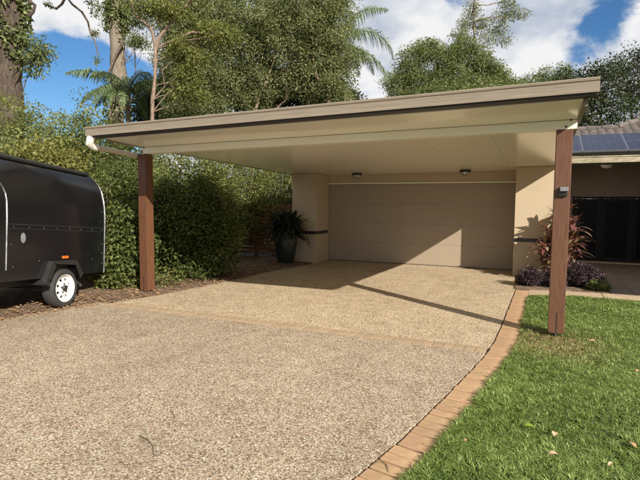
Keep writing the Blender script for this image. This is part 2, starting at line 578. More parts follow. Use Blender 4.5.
def np_mesh(name, verts, k, mat, rnd=None, extra=None, smooth=False):
    """verts (n*k, 3): n faces of k corners each, one random value per face"""
    nv = len(verts)
    nf = nv // k
    me = bpy.data.meshes.new(name)
    me.vertices.add(nv)
    me.vertices.foreach_set('co', np.asarray(verts, dtype=np.float32).ravel())
    me.loops.add(nv)
    me.loops.foreach_set('vertex_index', np.arange(nv, dtype=np.int32))
    me.polygons.add(nf)
    me.polygons.foreach_set('loop_start', np.arange(0, nv, k, dtype=np.int32))
    for nm, arr in (('rnd', rnd),) + tuple((extra or {}).items()):
        if arr is not None:
            at_ = me.attributes.new(nm, 'FLOAT', 'FACE')
            at_.data.foreach_set('value', np.asarray(arr, dtype=np.float32))
    me.update(calc_edges=True)
    me.validate()
    me.materials.append(M[mat])
    return me


def unit(a):
    return a / np.maximum(np.linalg.norm(a, axis=-1, keepdims=True), 1e-6)


def leaf_quads(rng, pos, length, width, outward=None, droop=0.2, up=0.5):
    """one four-cornered pointed leaf at each position"""
    n = len(pos)
    d = unit(rng.normal(size=(n, 3)))
    if outward is not None:
        d = unit(d + outward * 0.9)
    d[:, 2] -= droop
    d = unit(d)
    nrm = rng.normal(size=(n, 3)) * 0.8
    nrm[:, 2] += up
    if outward is not None:
        nrm += outward * 0.5
    sd_ = unit(np.cross(d, nrm))
    ln = (length * rng.uniform(0.6, 1.3, n))[:, None]
    wd = (width * rng.uniform(0.7, 1.25, n))[:, None]
    lift = unit(np.cross(sd_, d)) * ln * 0.10
    a = pos
    b = pos + d * ln * 0.45 + sd_ * wd * 0.5 + lift
    c = pos + d * ln
    e = pos + d * ln * 0.45 - sd_ * wd * 0.5 + lift
    return np.stack([a, b, c, e], axis=1).reshape(-1, 3)


def clumps(rng, blobs, n_clumps, per, cr, flat=1.0, shell=0.55, sup=0):
    """leaf positions in clumps spread through ellipsoids [(centre, (rx, ry, rz))...]"""
    vol = np.array([(b[1][0] * b[1][1] * b[1][2]) ** (2 / 3) for b in blobs])
    vol *= np.array([b[2] if len(b) > 2 else 1.0 for b in blobs])
    pick = rng.choice(len(blobs), n_clumps, p=vol / vol.sum())
    cen = np.array([tuple(b[0]) for b in blobs])[pick]
    rad = np.array([b[1] for b in blobs])[pick]
    dr = unit(rng.normal(size=(n_clumps, 3)))
    rr = shell + (1 - shell) * rng.uniform(0, 1, n_clumps) ** 0.7
    rr *= rng.uniform(0.85, 1.12, n_clumps)
    cc = cen + dr * rad * rr[:, None]
    if sup:
        ns = max(4, n_clumps // sup)
        lead = rng.integers(0, ns, n_clumps)
        pull = rng.uniform(0.25, 0.8, n_clumps)[:, None]
        same = pick[lead] == pick
        near = np.linalg.norm(cc[lead] - cc, axis=1) < rad.min(axis=1) * 1.1
        ok = (same & near)[:, None]
        cc = np.where(ok, cc * (1 - pull) + cc[lead] * pull, cc)
    size = rng.uniform(0.6, 1.4, n_clumps)
    tone = rng.uniform(0, 1, n_clumps)
    if sup:
        tone = 0.5 * tone + 0.5 * tone[lead]
    cnt = np.maximum(3, (per * size ** 1.5 * rng.uniform(0.6, 1.3, n_clumps))).astype(int)
    idx = np.repeat(np.arange(n_clumps), cnt)
    m = len(idx)
    off = unit(rng.normal(size=(m, 3))) * (rng.uniform(0, 1, (m, 1)) ** 0.45) * cr * size[idx][:, None]
    off[:, 2] *= flat
    pos = cc[idx] + off
    outw = unit(off + dr[idx] * cr * 0.5)
    rnd = np.clip(0.62 * tone[idx] + 0.42 * rng.uniform(0, 1, m) - 0.02, 0, 1)
    return pos, outw, rnd


def crown(name, parent, blobs, n_clumps, per, cr, ll, lw, mat, seed, flat=0.8, shell=0.5, droop=0.25, up=0.5, zmin=None, sup=0):
    rng = np.random.default_rng(seed)
    pos, outw, rnd = clumps(rng, blobs, n_clumps, per, cr, flat, shell, sup)
    if zmin is not None:
        k = pos[:, 2] > zmin
        pos, outw, rnd = pos[k], outw[k], rnd[k]
    v = leaf_quads(rng, pos, ll, lw, outw, droop, up)
    if zmin is not None:
        v[:, 2] = np.maximum(v[:, 2], zmin - 0.01)
    return link(name, np_mesh(name, v, 4, mat, rnd), parent)


def wobble(rng, a, b, n=6, amp=0.08):
    a, b = Vector(a), Vector(b)
    ln = (b - a).length
    out = []
    for i in range(n):
        t = i / (n - 1)
        p = a.lerp(b, t)
        k = math.sin(math.pi * t) * amp * ln
        out.append(p + Vector((rng.uniform(-k, k), rng.uniform(-k, k), rng.uniform(-k, k) * 0.4)))
    return out


# ------------------------------------------------------------------ ground
def offset_line(pts, d):
    out = []
    for i, p in enumerate(pts):
        a, b = Vector(pts[max(i - 1, 0)]), Vector(pts[min(i + 1, len(pts) - 1)])
        t = (b - a).normalized()
        out.append((p[0] + t.y * d, p[1] - t.x * d))
    return out


def resample(pts, step):
    pts = [Vector(p) for p in pts]
    out, acc, need = [], 0.0, 0.0
    for a, b in zip(pts, pts[1:]):
        ln = (b - a).length
        while need <= acc + ln:
            t = (need - acc) / ln
            out.append((a.lerp(b, t), (b - a).normalized()))
            need += step
        acc += ln
    return out


BW = 0.23
INNER = [(-2.9, -5.0), (-2.1, -1.6), (-1.30, 1.2), (-0.945, 2.5), (-0.80, 3.14), (-0.665, 3.95), (-0.52, 4.9), (-0.445, 5.5),
         (-0.41, 6.0), (-0.385, 6.7), (-0.365, 7.8), (-0.345, 8.8), (-0.325, 9.75)]
OUTER = offset_line(INNER, BW + 0.030)
LEFT = [(-6.9, -5.0), (-6.75, 1.5), (-6.43, 4.06), (-6.31, 4.7), (-6.15, 5.4)]
APRON_L = [(-6.12, 5.72), (-5.93, 6.2), (-5.77, 7.4), (-5.70, 8.4), (-5.62, 9.9), (-5.42, 11.74)]
B0, B1 = 5.42, 5.66       # the brick band across the drive

o = MB().sheet([(-400, -400), (400, -400), (400, 400), (-400, 400)], -0.05).build('ground', 'ground', kind='structure')
drive_poly = [p for p in INNER if p[1] < 5.3] + [(-0.45, B0)] + [(-6.15, B0)] + list(reversed([p for p in LEFT if p[1] < 5.3]))
MB().slab(drive_poly, -0.045, 0.0).build('driveway', 'drive', kind='structure')
ap = [(-6.12, B1), (-0.43, B1)] + [p for p in INNER if p[1] > 5.8] + [(-0.34, 10.3), (-0.40, 11.74), (-0.46, 12.6), (-5.34, 12.6), (-5.34, 11.74)] + list(reversed(APRON_L[1:]))[1:]
MB().slab(ap, -0.045, 0.0).build('garage_apron', 'apron', kind='structure')

brick_me = MB().box(-0.0515, 0.0515, -BW / 2, BW / 2, -0.055, 0.0).mesh('brick', 'brick', bevel=0.006)
worn_me = MB().box(-0.0550, 0.0550, -BW / 2, BW / 2, -0.055, 0.0).mesh('brick', 'brick_worn', bevel=0.005)
rnd = random.Random(4)


def brick_row(name, line, inside, outside, step=0.1175, sink=0.0, me=None, bedmat='mortar', bedz=-0.016):
    """header bricks side by side on a bed; line runs through their middle"""
    a, b = offset_line(line, -inside), offset_line(line, outside)
    bed = MB().slab(a + list(reversed(b)), -0.048, bedz).build(name, bedmat, kind='structure')
    for p, t in resample(line, step):
        o = link('brick', me or brick_me, bed)
        o.location = (p.x + rnd.uniform(-.004, .004), p.y, 0.003 - sink + rnd.uniform(-.003, .003))
        o.rotation_euler = (rnd.uniform(-.012, .012), rnd.uniform(-.012, .012), math.atan2(t.y, t.x) + rnd.uniform(-.02, .02))
    return bed


mid = offset_line([p for p in INNER if p[1] > 1.0], BW / 2 + 0.020)
brick_row('brick_edging', mid, BW / 2 + 0.018, BW / 2 + 0.004)
brick_row('brick_band', [(-6.03, (B0 + B1) / 2), (-0.45, (B0 + B1) / 2)], 0.118, 0.118, sink=0.003, me=worn_me, bedmat='sand_joint', bedz=-0.007)
brick_row('brick_border', offset_line([p for p in LEFT if p[1] > 1.0] + [(-6.12, 5.66)], -BW / 2 - 0.008), BW / 2, BW / 2 + 0.006, sink=0.013, me=worn_me, bedmat='sand_joint')

# lawn, path, beds, patio
lawn = [p for p in OUTER if p[1] < 9.1] + [(-0.10, 9.12), (0.66, 9.42), (1.62, 9.42), (12, 9.42), (12, -5)]
MB().slab(lawn, -0.046, -0.018).build('lawn', 'turf', kind='structure')
path_bed = MB().slab([(-0.09, 9.14), (0.66, 9.45), (12, 9.45), (12, 9.98), (0.66, 10.05), (-0.12, 9.80)], -0.044, -0.012).build('path', 'mortar', kind='structure')
px = -0.08
while px < 6:
    w = 0.60
    def fe(x): return 9.15 + (x + 0.09) * 0.413 if x < 0.66 else 9.46
    def be(x): return 9.80 + (x + 0.12) * 0.31 if x < 0.66 else 10.04
    a, b = px, min(px + w - 0.012, 6)
    MB().slab([(a, fe(a)), (b, fe(b)), (b, be(b)), (a, be(a))], -0.035, 0.004 + rnd.uniform(-.003, .003)).build('paver', 'path', path_bed, bevel=0.004)
    px += w
MB().slab([(-0.33, 9.83), (-0.12, 9.82), (0.66, 10.07), (1.25, 10.07), (1.25, 15.35), (0.44, 15.35), (0.44, 11.76), (-0.36, 11.76)], -0.046, 0.02).build('garden_bed', 'soil', kind='structure')
patio = MB().slab([(1.27, 10.07), (6, 10.07), (6, 15.35), (1.27, 15.35)], -0.046, -0.01).build('patio', 'mortar', kind='structure')
pm = MB().box(0, 0.392, 0, 0.392, -0.04, 0.0).mesh('paver', 'patio', bevel=0.004)
for i in range(5):
    for j in range(13):
        o = link('paver', pm, patio)
        o.location = (1.275 + i * 0.4, 10.08 + j * 0.404, 0.004 + rnd.uniform(-.003, .003))


def soil_bed():
    """the mulched strip on the left, uneven"""
    rng = np.random.default_rng(3)
    edge = [(p[0] - BW - 0.015, p[1]) for p in LEFT if p[1] > 1] + [(-6.15, 5.69), (-5.95, 6.2), (-5.78, 7.4), (-5.71, 8.4), (-5.63, 9.9), (-5.43, 11.74), (-5.43, 12.0)]
    ys = np.linspace(1.5, 12.0, 70)
    ex = np.interp(ys, [p[1] for p in edge], [p[0] for p in edge])
    ws = np.concatenate([[0], np.linspace(0.06, 9, 45)])
    v, f = [], []
    for i, y in enumerate(ys):
        for j, w in enumerate(ws):
            z = -0.008 + min(w, 0.4) * 0.09 + (rng.uniform(-.012, .014) if j else 0) + 0.03 * math.sin(3 * y + 2 * w) * min(w, 1)
            v.append((ex[i] - w, y, z))
    n = len(ws)
    for i in range(len(ys) - 1):
        for j in range(n - 1):
            f.append((i * n + j, i * n + j + 1, (i + 1) * n + j + 1, (i + 1) * n + j))
    return MB().add(v, f).build('soil_strip', 'soil', smooth=True, kind='structure')


soil_bed()


def grass():
    rng = np.random.default_rng(11)
    oy = np.array([p[1] for p in OUTER])
    ox = np.array([p[0] for p in OUTER])
    P = []
    for (v0, v1, dens, wid) in ((1.6, 3.4, 16500, 1.9), (3.4, 5.2, 14500, 2.2), (5.2, 7.2, 10000, 2.7), (7.2, 9.42, 8500, 3.2)):
        n = int(dens * (v1 - v0) * wid)
        y = rng.uniform(v0, v1, n)
        x = np.interp(y, oy, ox) + 0.005 + rng.uniform(0, 1, n) ** 1.15 * wid
        P.append(np.stack([x, y], 1))
    # a sparser spread further to the right and behind
    n = 90000
    y = rng.uniform(0.4, 9.3, n)
    x = np.interp(y, oy, ox) + 1.2 + rng.uniform(0, 1, n) * 4.6
    P.append(np.stack([x, y], 1))
    P = np.concatenate(P)
    lim = np.where(P[:, 0] < 0.66, 9.13 + (P[:, 0] + 0.09) * 0.40, 9.44)
    P = P[P[:, 1] < lim]
    # tufts: pull blades towards random centres
    n = len(P)
    cell = np.floor(P / 0.045)
    hsh = np.abs(np.sin(cell[:, 0] * 12.9898 + cell[:, 1] * 78.233) * 43758.5453) % 1
    hs2 = np.abs(np.sin(cell[:, 0] * 39.34 + cell[:, 1] * 11.13) * 24634.63) % 1
    big = 0.5 + 0.5 * np.sin(P[:, 0] * 3.1 + 1.3 * np.sin(P[:, 1] * 2.3)) * np.sin(P[:, 1] * 2.7 + P[:, 0])
    dpost = np.hypot(P[:, 0] - 0.22, (P[:, 1] - 6.12) * 0.8)
    dry = np.clip(1.9 - dpost / 0.34 + rng.normal(size=n) * 0.3, 0, 1) * (rng.uniform(0, 1, n) < 0.9)
    dry = np.maximum(dry, (rng.uniform(0, 1, n) < 0.035) * 0.9)
    edge = P[:, 0] - np.interp(P[:, 1], oy, ox)
    h = 0.82 * (0.032 + 0.028 * rng.uniform(0, 1, n) + 0.020 * hsh + 0.012 * big) * np.where(dry > .5, 0.55, 1.0)
    w = 0.0042 + 0.0036 * rng.uniform(0, 1, n)
    w *= 1 + 0.06 * np.maximum(P[:, 1] - 3, 0)
    az = rng.uniform(0, 2 * np.pi, n) * 0.6 + hs2 * 7
    lean = rng.uniform(0.3, 1.5, n)
    d = np.stack([np.cos(az), np.sin(az), np.zeros(n)], 1)
    s = np.stack([-np.sin(az), np.cos(az), np.zeros(n)], 1)
    b = np.concatenate([P, np.full((n, 1), -0.02)], 1)
    up = np.array([0, 0, 1.0])
    m1 = b + d * (h * lean * 0.40)[:, None] + up * (h * 0.62 + 0.012)[:, None]
    tp = b + d * (h * lean * 1.15)[:, None] + up * (h * (1.0 - 0.35 * (lean - .25)) + 0.012)[:, None]
    sw = s * (w * 0.5)[:, None]
    q = np.stack([b - sw * .8, b + sw * .8, m1 + sw, m1 - sw], 1)
    t = np.stack([m1 - sw, m1 + sw, tp + sw * .08, tp - sw * .08], 1)
    v = np.concatenate([q, t], 1).reshape(-1, 3)
    rv = np.clip(0.62 * rng.uniform(0, 1, n) ** 1.3 + 0.26 * hsh + 0.20 * big - 0.02, 0, 1)
    me = np_mesh('grass', v, 4, 'grass', np.repeat(rv, 2), {'dry': np.repeat(dry, 2)})
    o = link('grass', me, kind='stuff')
    return tag(o, 'short green lawn grass growing beside the brick edging', 'grass')


grass()


# ------------------------------------------------------------------ house
house = thing('house', 'beige rendered house with double garage door, dark entry doors and tiled roof', 'house', (0, 0, 0))


def zc(u, v):
    return 2.61 + 0.0096 * (u - 0.5) - 0.028 * (v - 5.7)


PF, GD = 11.75, 12.614           # pier fronts, garage door plane


def wall_part(name, x0, x1, y0, y1, z1=None, mat='render_wall', z0=-0.04, fz=None):
    return MB().box(x0, x1, y0, y1, z0, z1 if z1 else 0, fz).build(name, mat, house, bevel=0.004)


def pier(x0, x1, y0, y1):
    m = MB()
    v = [(x, y, z) for z in (0, 1) for y in (y0, y1) for x in (x0, x1)]
    v = [(x, y, -0.04 if z == 0 else zc(x, y) - 0.004) for x, y, z in v]
    m.add(v, [(0, 2, 3, 1), (4, 5, 7, 6), (0, 1, 5, 4), (2, 6, 7, 3), (0, 4, 6, 2), (1, 3, 7, 5)])
    return m.build('pier', 'render_wall', house, bevel=0.008)


pier(-6.06, -5.345, PF, 12.75)
pier(-0.455, 0.42, PF, 12.75)
lint = MB()
lint.add([(x, y, z) for z, y, x in ()], [])
v = []
for z in (0, 1):
    for y in (12.585, 12.78):
        for x in (-5.343, -0.457):
            v.append((x, y, 2.145 if z == 0 else zc(x, y) - 0.004))
MB().add(v, [(0, 2, 3, 1), (4, 5, 7, 6), (0, 1, 5, 4), (2, 6, 7, 3), (0, 4, 6, 2), (1, 3, 7, 5)]).build('lintel', 'render_wall', house, bevel=0.004)
MB().box(-5.343, -0.457, 12.560, 12.583, 2.118, 2.150).build('lintel_trim', 'cream', house, bevel=0.003)
# dark bands on the piers
for (x0, x1) in ((-6.072, -5.333), (-0.467, 0.432)):
    MB().box(x0, x1, PF - 0.012, 12.52, 0.765, 0.845).build('trim_band', 'stripe', house, bevel=0.003)
# garage door
gd = MB().box(-5.335, -0.465, 12.662, 12.70, 0.0, 2.116).build('garage_door', 'door_beige', house)
MB().box(-5.335, -5.300, 12.60, 12.66, 0.0, 2.116).build('jamb', 'door_beige', gd)
MB().box(-0.500, -0.465, 12.60, 12.66, 0.0, 2.116).build('jamb', 'door_beige', gd)
gd['label'] = 'wide beige sectional garage door'
hgt = 2.112 / 4
for i in range(4):
    z0, z1 = 0.012 + i * hgt, 0.012 + (i + 1) * hgt - 0.002
    m = MB().box(-5.298, -0.502, 12.622, 12.66, z0, z1)
    for k in range(1):
        m.box(-5.28, -0.52, 12.620, 12.6215, z0 + 0.02, z1 - 0.02)
    m.build('door_panel', 'door_beige', gd, bevel=0.0015)
MB().box(-5.33, -0.47, 12.605, 12.67, -0.005, 0.014).build('bottom_seal', 'lamp_black', gd)
# garage body behind, flat membrane roof
wall_part('wall', -6.04, -5.85, 12.76, 18.5, 2.55)
wall_part('wall', 0.235, 0.42, 12.76, 15.40, 2.62)
wall_part('wall', -5.85, 0.235, 18.3, 18.5, 2.55)
MB().box(-6.2, 0.50, 12.80, 18.6, 2.56, 2.68).build('garage_roof', 'fascia_dark', house)
# entry wall and doors
ED = 15.42
HD = 1.83
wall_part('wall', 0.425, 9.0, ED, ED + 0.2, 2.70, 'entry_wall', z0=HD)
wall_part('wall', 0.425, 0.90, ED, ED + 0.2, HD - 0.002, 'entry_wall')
wall_part('wall', 3.42, 9.0, ED, ED + 0.2, HD - 0.002)
en = MB()
for x in (0.902, 1.60, 2.345, 3.36):
    en.box(x, x + 0.055, ED + 0.02, ED + 0.10, 0.0, HD - 0.06)
en.box(0.902, 3.415, ED + 0.02, ED + 0.10, HD - 0.058, HD - 0.003)
door = en.build('entry_door', 'door_dark', house, bevel=0.004)
door['label'] = 'dark glazed double entry door'
for (a, b) in ((0.96, 1.595), (1.66, 2.34), (2.405, 3.355)):
    lf = MB()
    lf.box(a, a + 0.07, ED + 0.035, ED + 0.08, 0.03, HD - 0.062).box(b - 0.07, b, ED + 0.035, ED + 0.08, 0.03, HD - 0.062)
    lf.box(a + 0.071, b - 0.071, ED + 0.035, ED + 0.08, 0.03, 0.16).box(a + 0.071, b - 0.071, ED + 0.035, ED + 0.08, HD - 0.14, HD - 0.062)
    lf.build('door_leaf', 'door_dark', door, bevel=0.004)
    MB().box(a + 0.05, b - 0.05, ED + 0.055, ED + 0.062, 0.10, HD - 0.10).build('pane', 'dark_glass', door)
MB().box(0.85, 3.5, ED - 0.16, ED + 0.11, -0.02, 0.035).build('threshold', 'path', house, bevel=0.005)
# eaves
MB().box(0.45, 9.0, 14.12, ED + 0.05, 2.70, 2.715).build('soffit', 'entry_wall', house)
MB().box(0.45, 9.0, 14.09, 14.115, 2.60, 2.80).build('eave_fascia', 'fascia_dark', house)
gm = MB().box(0.45, 9.0, 13.96, 14.085, 2.645, 2.80)
gm.box(0.45, 9.0, 13.945, 13.958, 2.785, 2.812)
gm.build('gutter', 'gutter', house, bevel=0.01)


def tiled_roof():
    tanp = 0.404
    m = MB()
    course, wave, ns = 0.31, 0.21, 8
    v0 = 14.02
    k = 0
    while v0 + k * course < 18.5:
        a, b = v0 + k * course, v0 + (k + 1) * course + 0.03
        us = 0.50 if a < 16.2 else 2.0 + (a - 16.3)
        ue = 9.0
        n = int((ue - us) / wave * ns)
        base = len(m.v)
        for i in range(n + 1):
            u = us + (ue - us) * i / n
            ph = (u / wave) % 1
            hh = 0.045 * abs(math.sin(math.pi * ph)) ** 0.7
            za = 2.83 + tanp * (a - 14.02) + 0.035 + hh
            zb = 2.83 + tanp * (b - 14.02) + 0.0 + hh
            m.v += [(u, a, za - 0.05), (u, a, za), (u, b, zb)]
        for i in range(n):
            p = base + i * 3
            m.f += [(p, p + 3, p + 4, p + 1), (p + 1, p + 4, p + 5, p + 2)]
        k += 1
    o = m.build('roof_tile', 'tile', house, smooth=False, kind='stuff')
    # deck below the tiles, back slopes and hip
    d = MB()
    z = lambda v: 2.80 + tanp * (v - 14.02)
    P = [(0.48, 14.03), (9, 14.03), (9, 18.5), (4.2, 18.5), (2.0, 16.3), (0.48, 16.3)]
    d.add([(x, y, z(y)) for x, y in P] + [(0.48, 18.6, z(14.03)), (2.0, 18.6, z(14.03)), (9, 22.9, z(14.03)), (4.2, 22.9, z(14.03))],
          [(0, 1, 2, 3, 4, 5), (5, 4, 7, 6), (4, 3, 9, 7), (3, 2, 8, 9)])
    d.build('roof_deck', 'tile', house)
    # ridge and hip caps
    for (a, b) in ((Vector((0.5, 16.34, 3.80)), Vector((2.0, 16.34, 3.80))), (Vector((2.0, 16.34, 3.82)), Vector((4.2, 18.54, 4.71)))):
        n = int((b - a).length / 0.36)
        for i in range(n):
            p, q = a.lerp(b, i / n), a.lerp(b, (i + 1.08) / n)
            MB().tube([p, q], [0.10, 0.085], 10).build('ridge_cap', 'tile', house, smooth=True)


tiled_roof()
# wing of the house to the right, out of the picture; its eaves shade the entry
wall_part('unseen_wing_wall', 5.1, 11.0, 8.0, 8.2, 2.6)
wall_part('unseen_wing_wall', 5.1, 5.3, 8.2, 15.4, 2.6)
wr = MB()
wr.add([(4.6, 7.5, 2.62), (11, 7.5, 2.62), (11, 15.0, 2.62), (4.6, 15.0, 2.62), (8.0, 11.0, 3.9), (11, 11.0, 3.9), (8.0, 15.0, 3.9)],
       [(0, 1, 5, 4), (0, 4, 6, 3), (0, 3, 2, 1), (4, 5, 2, 3, 6)])
wr.build('wing_roof', 'tile', house)
MB().box(2.85, 5.1, 11.1, 13.93, 2.50, 2.62).build('unseen_shade_roof', 'cream', house)  # unseen roof, added to keep the sun off the entry doors
wall_part('unseen_wing_wall', 3.15, 3.35, 11.2, 15.40, 2.495, 'entry_wall')  # unseen wall, added to block light from the right at the entry

# solar panels on the tiled roof
SOLAR_LABELS = ['narrow end solar panel of the roof row, hard against the garage', 'first full solar panel of the roof row, counting from the garage',
                'second full solar panel of the roof row, counting from the garage', 'third full solar panel of the roof row, counting from the garage',
                'fourth full solar panel of the roof row, counting from the garage', 'last solar panel of the roof row, farthest from the garage']
tanp = 0.404
slope = math.atan(tanp)
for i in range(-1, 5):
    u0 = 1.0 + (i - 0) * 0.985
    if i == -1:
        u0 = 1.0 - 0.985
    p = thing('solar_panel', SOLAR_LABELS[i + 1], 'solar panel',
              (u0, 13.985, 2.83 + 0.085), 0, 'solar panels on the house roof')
    if i == -1:
        p.location.x = 0.46
    w = 0.975 if i > -1 else 0.53
    p.rotation_euler = (slope, 0, 0)
    MB().box(0.012, w - 0.012, 0.012, 1.538, 0.0, 0.030).build('cell_sheet', 'solar', p)
    fr = MB().box(0, w, 0, 0.010, -0.005, 0.034).box(0, w, 1.54, 1.55, -0.005, 0.034).box(0, 0.010, 0.011, 1.539, -0.005, 0.034).box(w - 0.010, w, 0.011, 1.539, -0.005, 0.034)
    fr.build('frame', 'alu', p)
    MB().box(0.011, w - 0.011, 0.767, 0.777, 0.031, 0.033).build('centre_strip', 'alu', p)
    MB().box(0.0, w, 0.001, 0.012, -0.10, -0.006).build('shade_strip', 'lamp_black', p)  # black strip put in for the shade below the panel's front edge
    for ry in (0.3, 1.15):
        MB().box(0.0, w, ry, ry + 0.04, -0.09, -0.006).build('mounting_rail', 'lamp_black', p)


# ------------------------------------------------------------------ carport
carport = thing('carport', 'flat roofed carport on two red brown timber posts over the garage apron', 'carport', (0, 0, 0))
UL, UR, VF = -6.20, 0.43, 5.5
# insulated roof panels with open joints
u = UR - 0.045
k = 0
while u > UL + 0.05:
    a = max(UL, u - 0.995)
    m = MB()
    v = []
    for dz in (0, 0.085):
        for y in (6.45, 12.60):
            for x in (a, u):
                v.append((x, y, zc(x, y) + dz))
    m.add(v, [(0, 2, 3, 1), (4, 5, 7, 6), (0, 1, 5, 4), (2, 6, 7, 3), (0, 4, 6, 2), (1, 3, 7, 5)])
    m.build('roof_panel', 'cream_ceiling', carport, bevel=0.0025)
    u -= 0.998
    k += 1
# cover strip above the joints so that no daylight comes through
m = MB()
v = []
for dz in (0.087, 0.10):
    for y in (5.70, 12.62):
        for x in (UL - .01, UR - .03):
            v.append((x, y, zc(x, y) + dz))
m.add(v, [(0, 2, 3, 1), (4, 5, 7, 6), (0, 1, 5, 4), (2, 6, 7, 3), (0, 4, 6, 2), (1, 3, 7, 5)]).build('roof_sheet', 'fascia', carport)


def fz(x, y):
    return 0.0135 * (x - 0.5)


FL = -6.45
# front gutter / fascia: face, top roll, bottom bead, dark underside
m = MB()
prof = [(5.500, 2.698), (5.500, 2.720), (5.506, 2.726), (5.506, 2.803), (5.497, 2.812), (5.494, 2.832), (5.504, 2.842), (5.525, 2.842), (5.530, 2.83), (5.53, 2.71), (5.515, 2.698)]
v = [(x, y, z + fz(x, y)) for x in (FL, 0.513) for (y, z) in prof]
n = len(prof)
m.add(v, [tuple(range(n)), tuple(range(2 * n - 1, n - 1, -1))] + [(i, (i + 1) % n, n + (i + 1) % n, n + i) for i in range(n)])
m.build('front_fascia', 'fascia', carport)
MB().box(FL + 0.003, 0.510, 5.532, 5.70, 2.676, 2.80, fz).build('gutter_box', 'fascia_dark', carport)
m = MB()
v = []
for z in (0, 0.012):
    for y in (5.66, 6.446):
        for x in (UL, UR - 0.045):
            v.append((x, y, (2.662 + fz(x, y) if y < 6 else zc(x, y)) + z))
m.add(v, [(0, 2, 3, 1), (4, 5, 7, 6), (0, 1, 5, 4), (2, 6, 7, 3), (0, 4, 6, 2), (1, 3, 7, 5)]).build('front_soffit', 'cream_ceiling', carport)
# side channels
for (a, b, nm, mt) in ((UR - 0.043, UR, 'side_channel', 'fascia'), (UL - 0.03, UL - 0.002, 'side_channel', 'fascia')):
    m = MB()
    v = []
    for dz in (-0.008, 0.13):
        for y in (5.702, 12.62):
            for x in (a, b):
                v.append((x, y, zc(x, y) + dz))
    m.add(v, [(0, 2, 3, 1), (4, 5, 7, 6), (0, 1, 5, 4), (2, 6, 7, 3), (0, 4, 6, 2), (1, 3, 7, 5)]).build(nm, mt, carport)
# beam
PL, PR = -6.215, 0.262
PVC_, HW = 6.515, 0.0875
bzl, bzr = 2.412, 2.478


def bz(x):
    return bzl + (bzr - bzl) * (x - PL) / (PR - PL)


m = MB()
v = []
for z in (0, 1):
    for y in (PVC_ - 0.085, PVC_ + 0.085):
        for x in (UL + 0.02, 0.385):
            v.append((x, y, bz(x) if z == 0 else zc(x, y) - 0.004))
beam = m.add(v, [(0, 2, 3, 1), (4, 5, 7, 6), (0, 1, 5, 4), (2, 6, 7, 3), (0, 4, 6, 2), (1, 3, 7, 5)]).build('beam', 'cream', carport, bevel=0.004)
cap = MB()
cap.box(0.386, 0.390, PVC_ - 0.083, PVC_ + 0.083, bz(.39) + 0.003, zc(.39, 6.5) - 0.01)
cap.build('beam_end_cap', 'white', beam)
for px in (PL, PR):
    for (dx, dz) in ((0.035, 0.10), (0.0 if px > 0 else -0.03, 0.035)):
        MB().lathe([(0.0, -0.012), (0.011, -0.012), (0.013, -0.004), (0.013, 0.002)], 8).build('bolt', 'bolt', beam)
        b = beam.children[-1] if False else bpy.data.objects[-1]
for ob in [q for q in bpy.data.objects if q.name.startswith('bolt')]:
    pass
bolts = [q for q in bpy.data.objects if q.name.startswith('bolt')]
spots = [(px + dx, bz(px) + dz) for px in (PL, PR) for dx, dz in ((0.06, 0.105), (0.01 if px > 0 else 0.02, 0.03))]
for ob, (bx, bzz) in zip(bolts, spots):
    ob.location = (bx, PVC_ - 0.085, bzz)
    ob.rotation_euler = (-math.pi / 2, 0, 0)
# posts
for px in (PL, PR):
    z0 = 0.055
    po = MB().box(px - HW, px + HW, PVC_ - HW, PVC_ + HW, z0, bz(px) - 0.002).build('post', 'post', carport, bevel=0.006)
    st = MB().box(px - 0.006, px + 0.006, PVC_ - HW + 0.01, PVC_ + HW - 0.01, -0.04, z0 + 0.16)
    st.box(px - 0.06, px + 0.06, PVC_ - 0.06, PVC_ + 0.06, 0.04, 0.053)
    st.build('post_stirrup', 'steel', po)
    MB().box(px - 0.006, px + 0.006, PVC_ - HW - 0.0025, PVC_ - HW + 0.004, z0 + 0.004, z0 + 0.25).build('slot_plate', 'fascia_dark', po)
# downpipe at the left front corner
dp = MB()
dp.tube([(-6.36, 5.56, 2.625), (-6.385, 5.545, 2.565), (-6.43, 5.56, 2.505), (-6.45, 5.64, 2.462), (-6.45, 5.72, 2.448)], [0.055, 0.060, 0.062, 0.062, 0.056], 12)
dp.build('pipe_elbow', 'pvc', carport, smooth=True)
MB().tube([(-6.448, 5.70, 2.455), (-6.34, 6.45, 2.385), (-6.325, 6.58, 2.36), (-6.32, 6.64, 2.28), (-6.32, 6.64, 0.0)], 0.042, 12).build('downpipe', 'pipe_tan', carport, smooth=True)

# lamps under the roof
for (lx, ly, lab) in ((-4.36, 12.15, 'round ceiling light over the garage door, by the pier with the potted plant'),
                      (-1.60, 12.10, 'round ceiling light over the garage door, by the sunlit pier')):
    t = thing('ceiling_light', lab, 'light', (lx, ly, zc(lx, ly)), 0, 'round lights over the garage door')
    MB().lathe([(0.125, -0.002), (0.13, -0.02), (0.125, -0.05), (0.10, -0.056)], 24).build('base_ring', 'lamp_black', t, smooth=True)
    MB().lathe([(0.10, -0.057), (0.095, -0.08), (0.07, -0.105), (0.03, -0.118), (0.002, -0.12)], 24).build('lens', 'lens', t, smooth=True)
    for a in range(3):
        an = a * math.pi / 3
        MB().tube([(0.115 * math.cos(an), 0.115 * math.sin(an), -0.05), (0.085 * math.cos(an), 0.085 * math.sin(an), -0.105), (0, 0, -0.128),
                   (-0.085 * math.cos(an), -0.085 * math.sin(an), -0.105), (-0.115 * math.cos(an), -0.115 * math.sin(an), -0.05)], 0.006, 6).build('guard_wire', 'lamp_black', t)
t = thing('soffit_light', 'small round light under the eave above the dark entry doors', 'light', (1.63, 14.78, 2.70))
MB().lathe([(0.17, 0.0), (0.175, -0.03), (0.16, -0.05)], 24).build('base_ring', 'white', t, smooth=True)
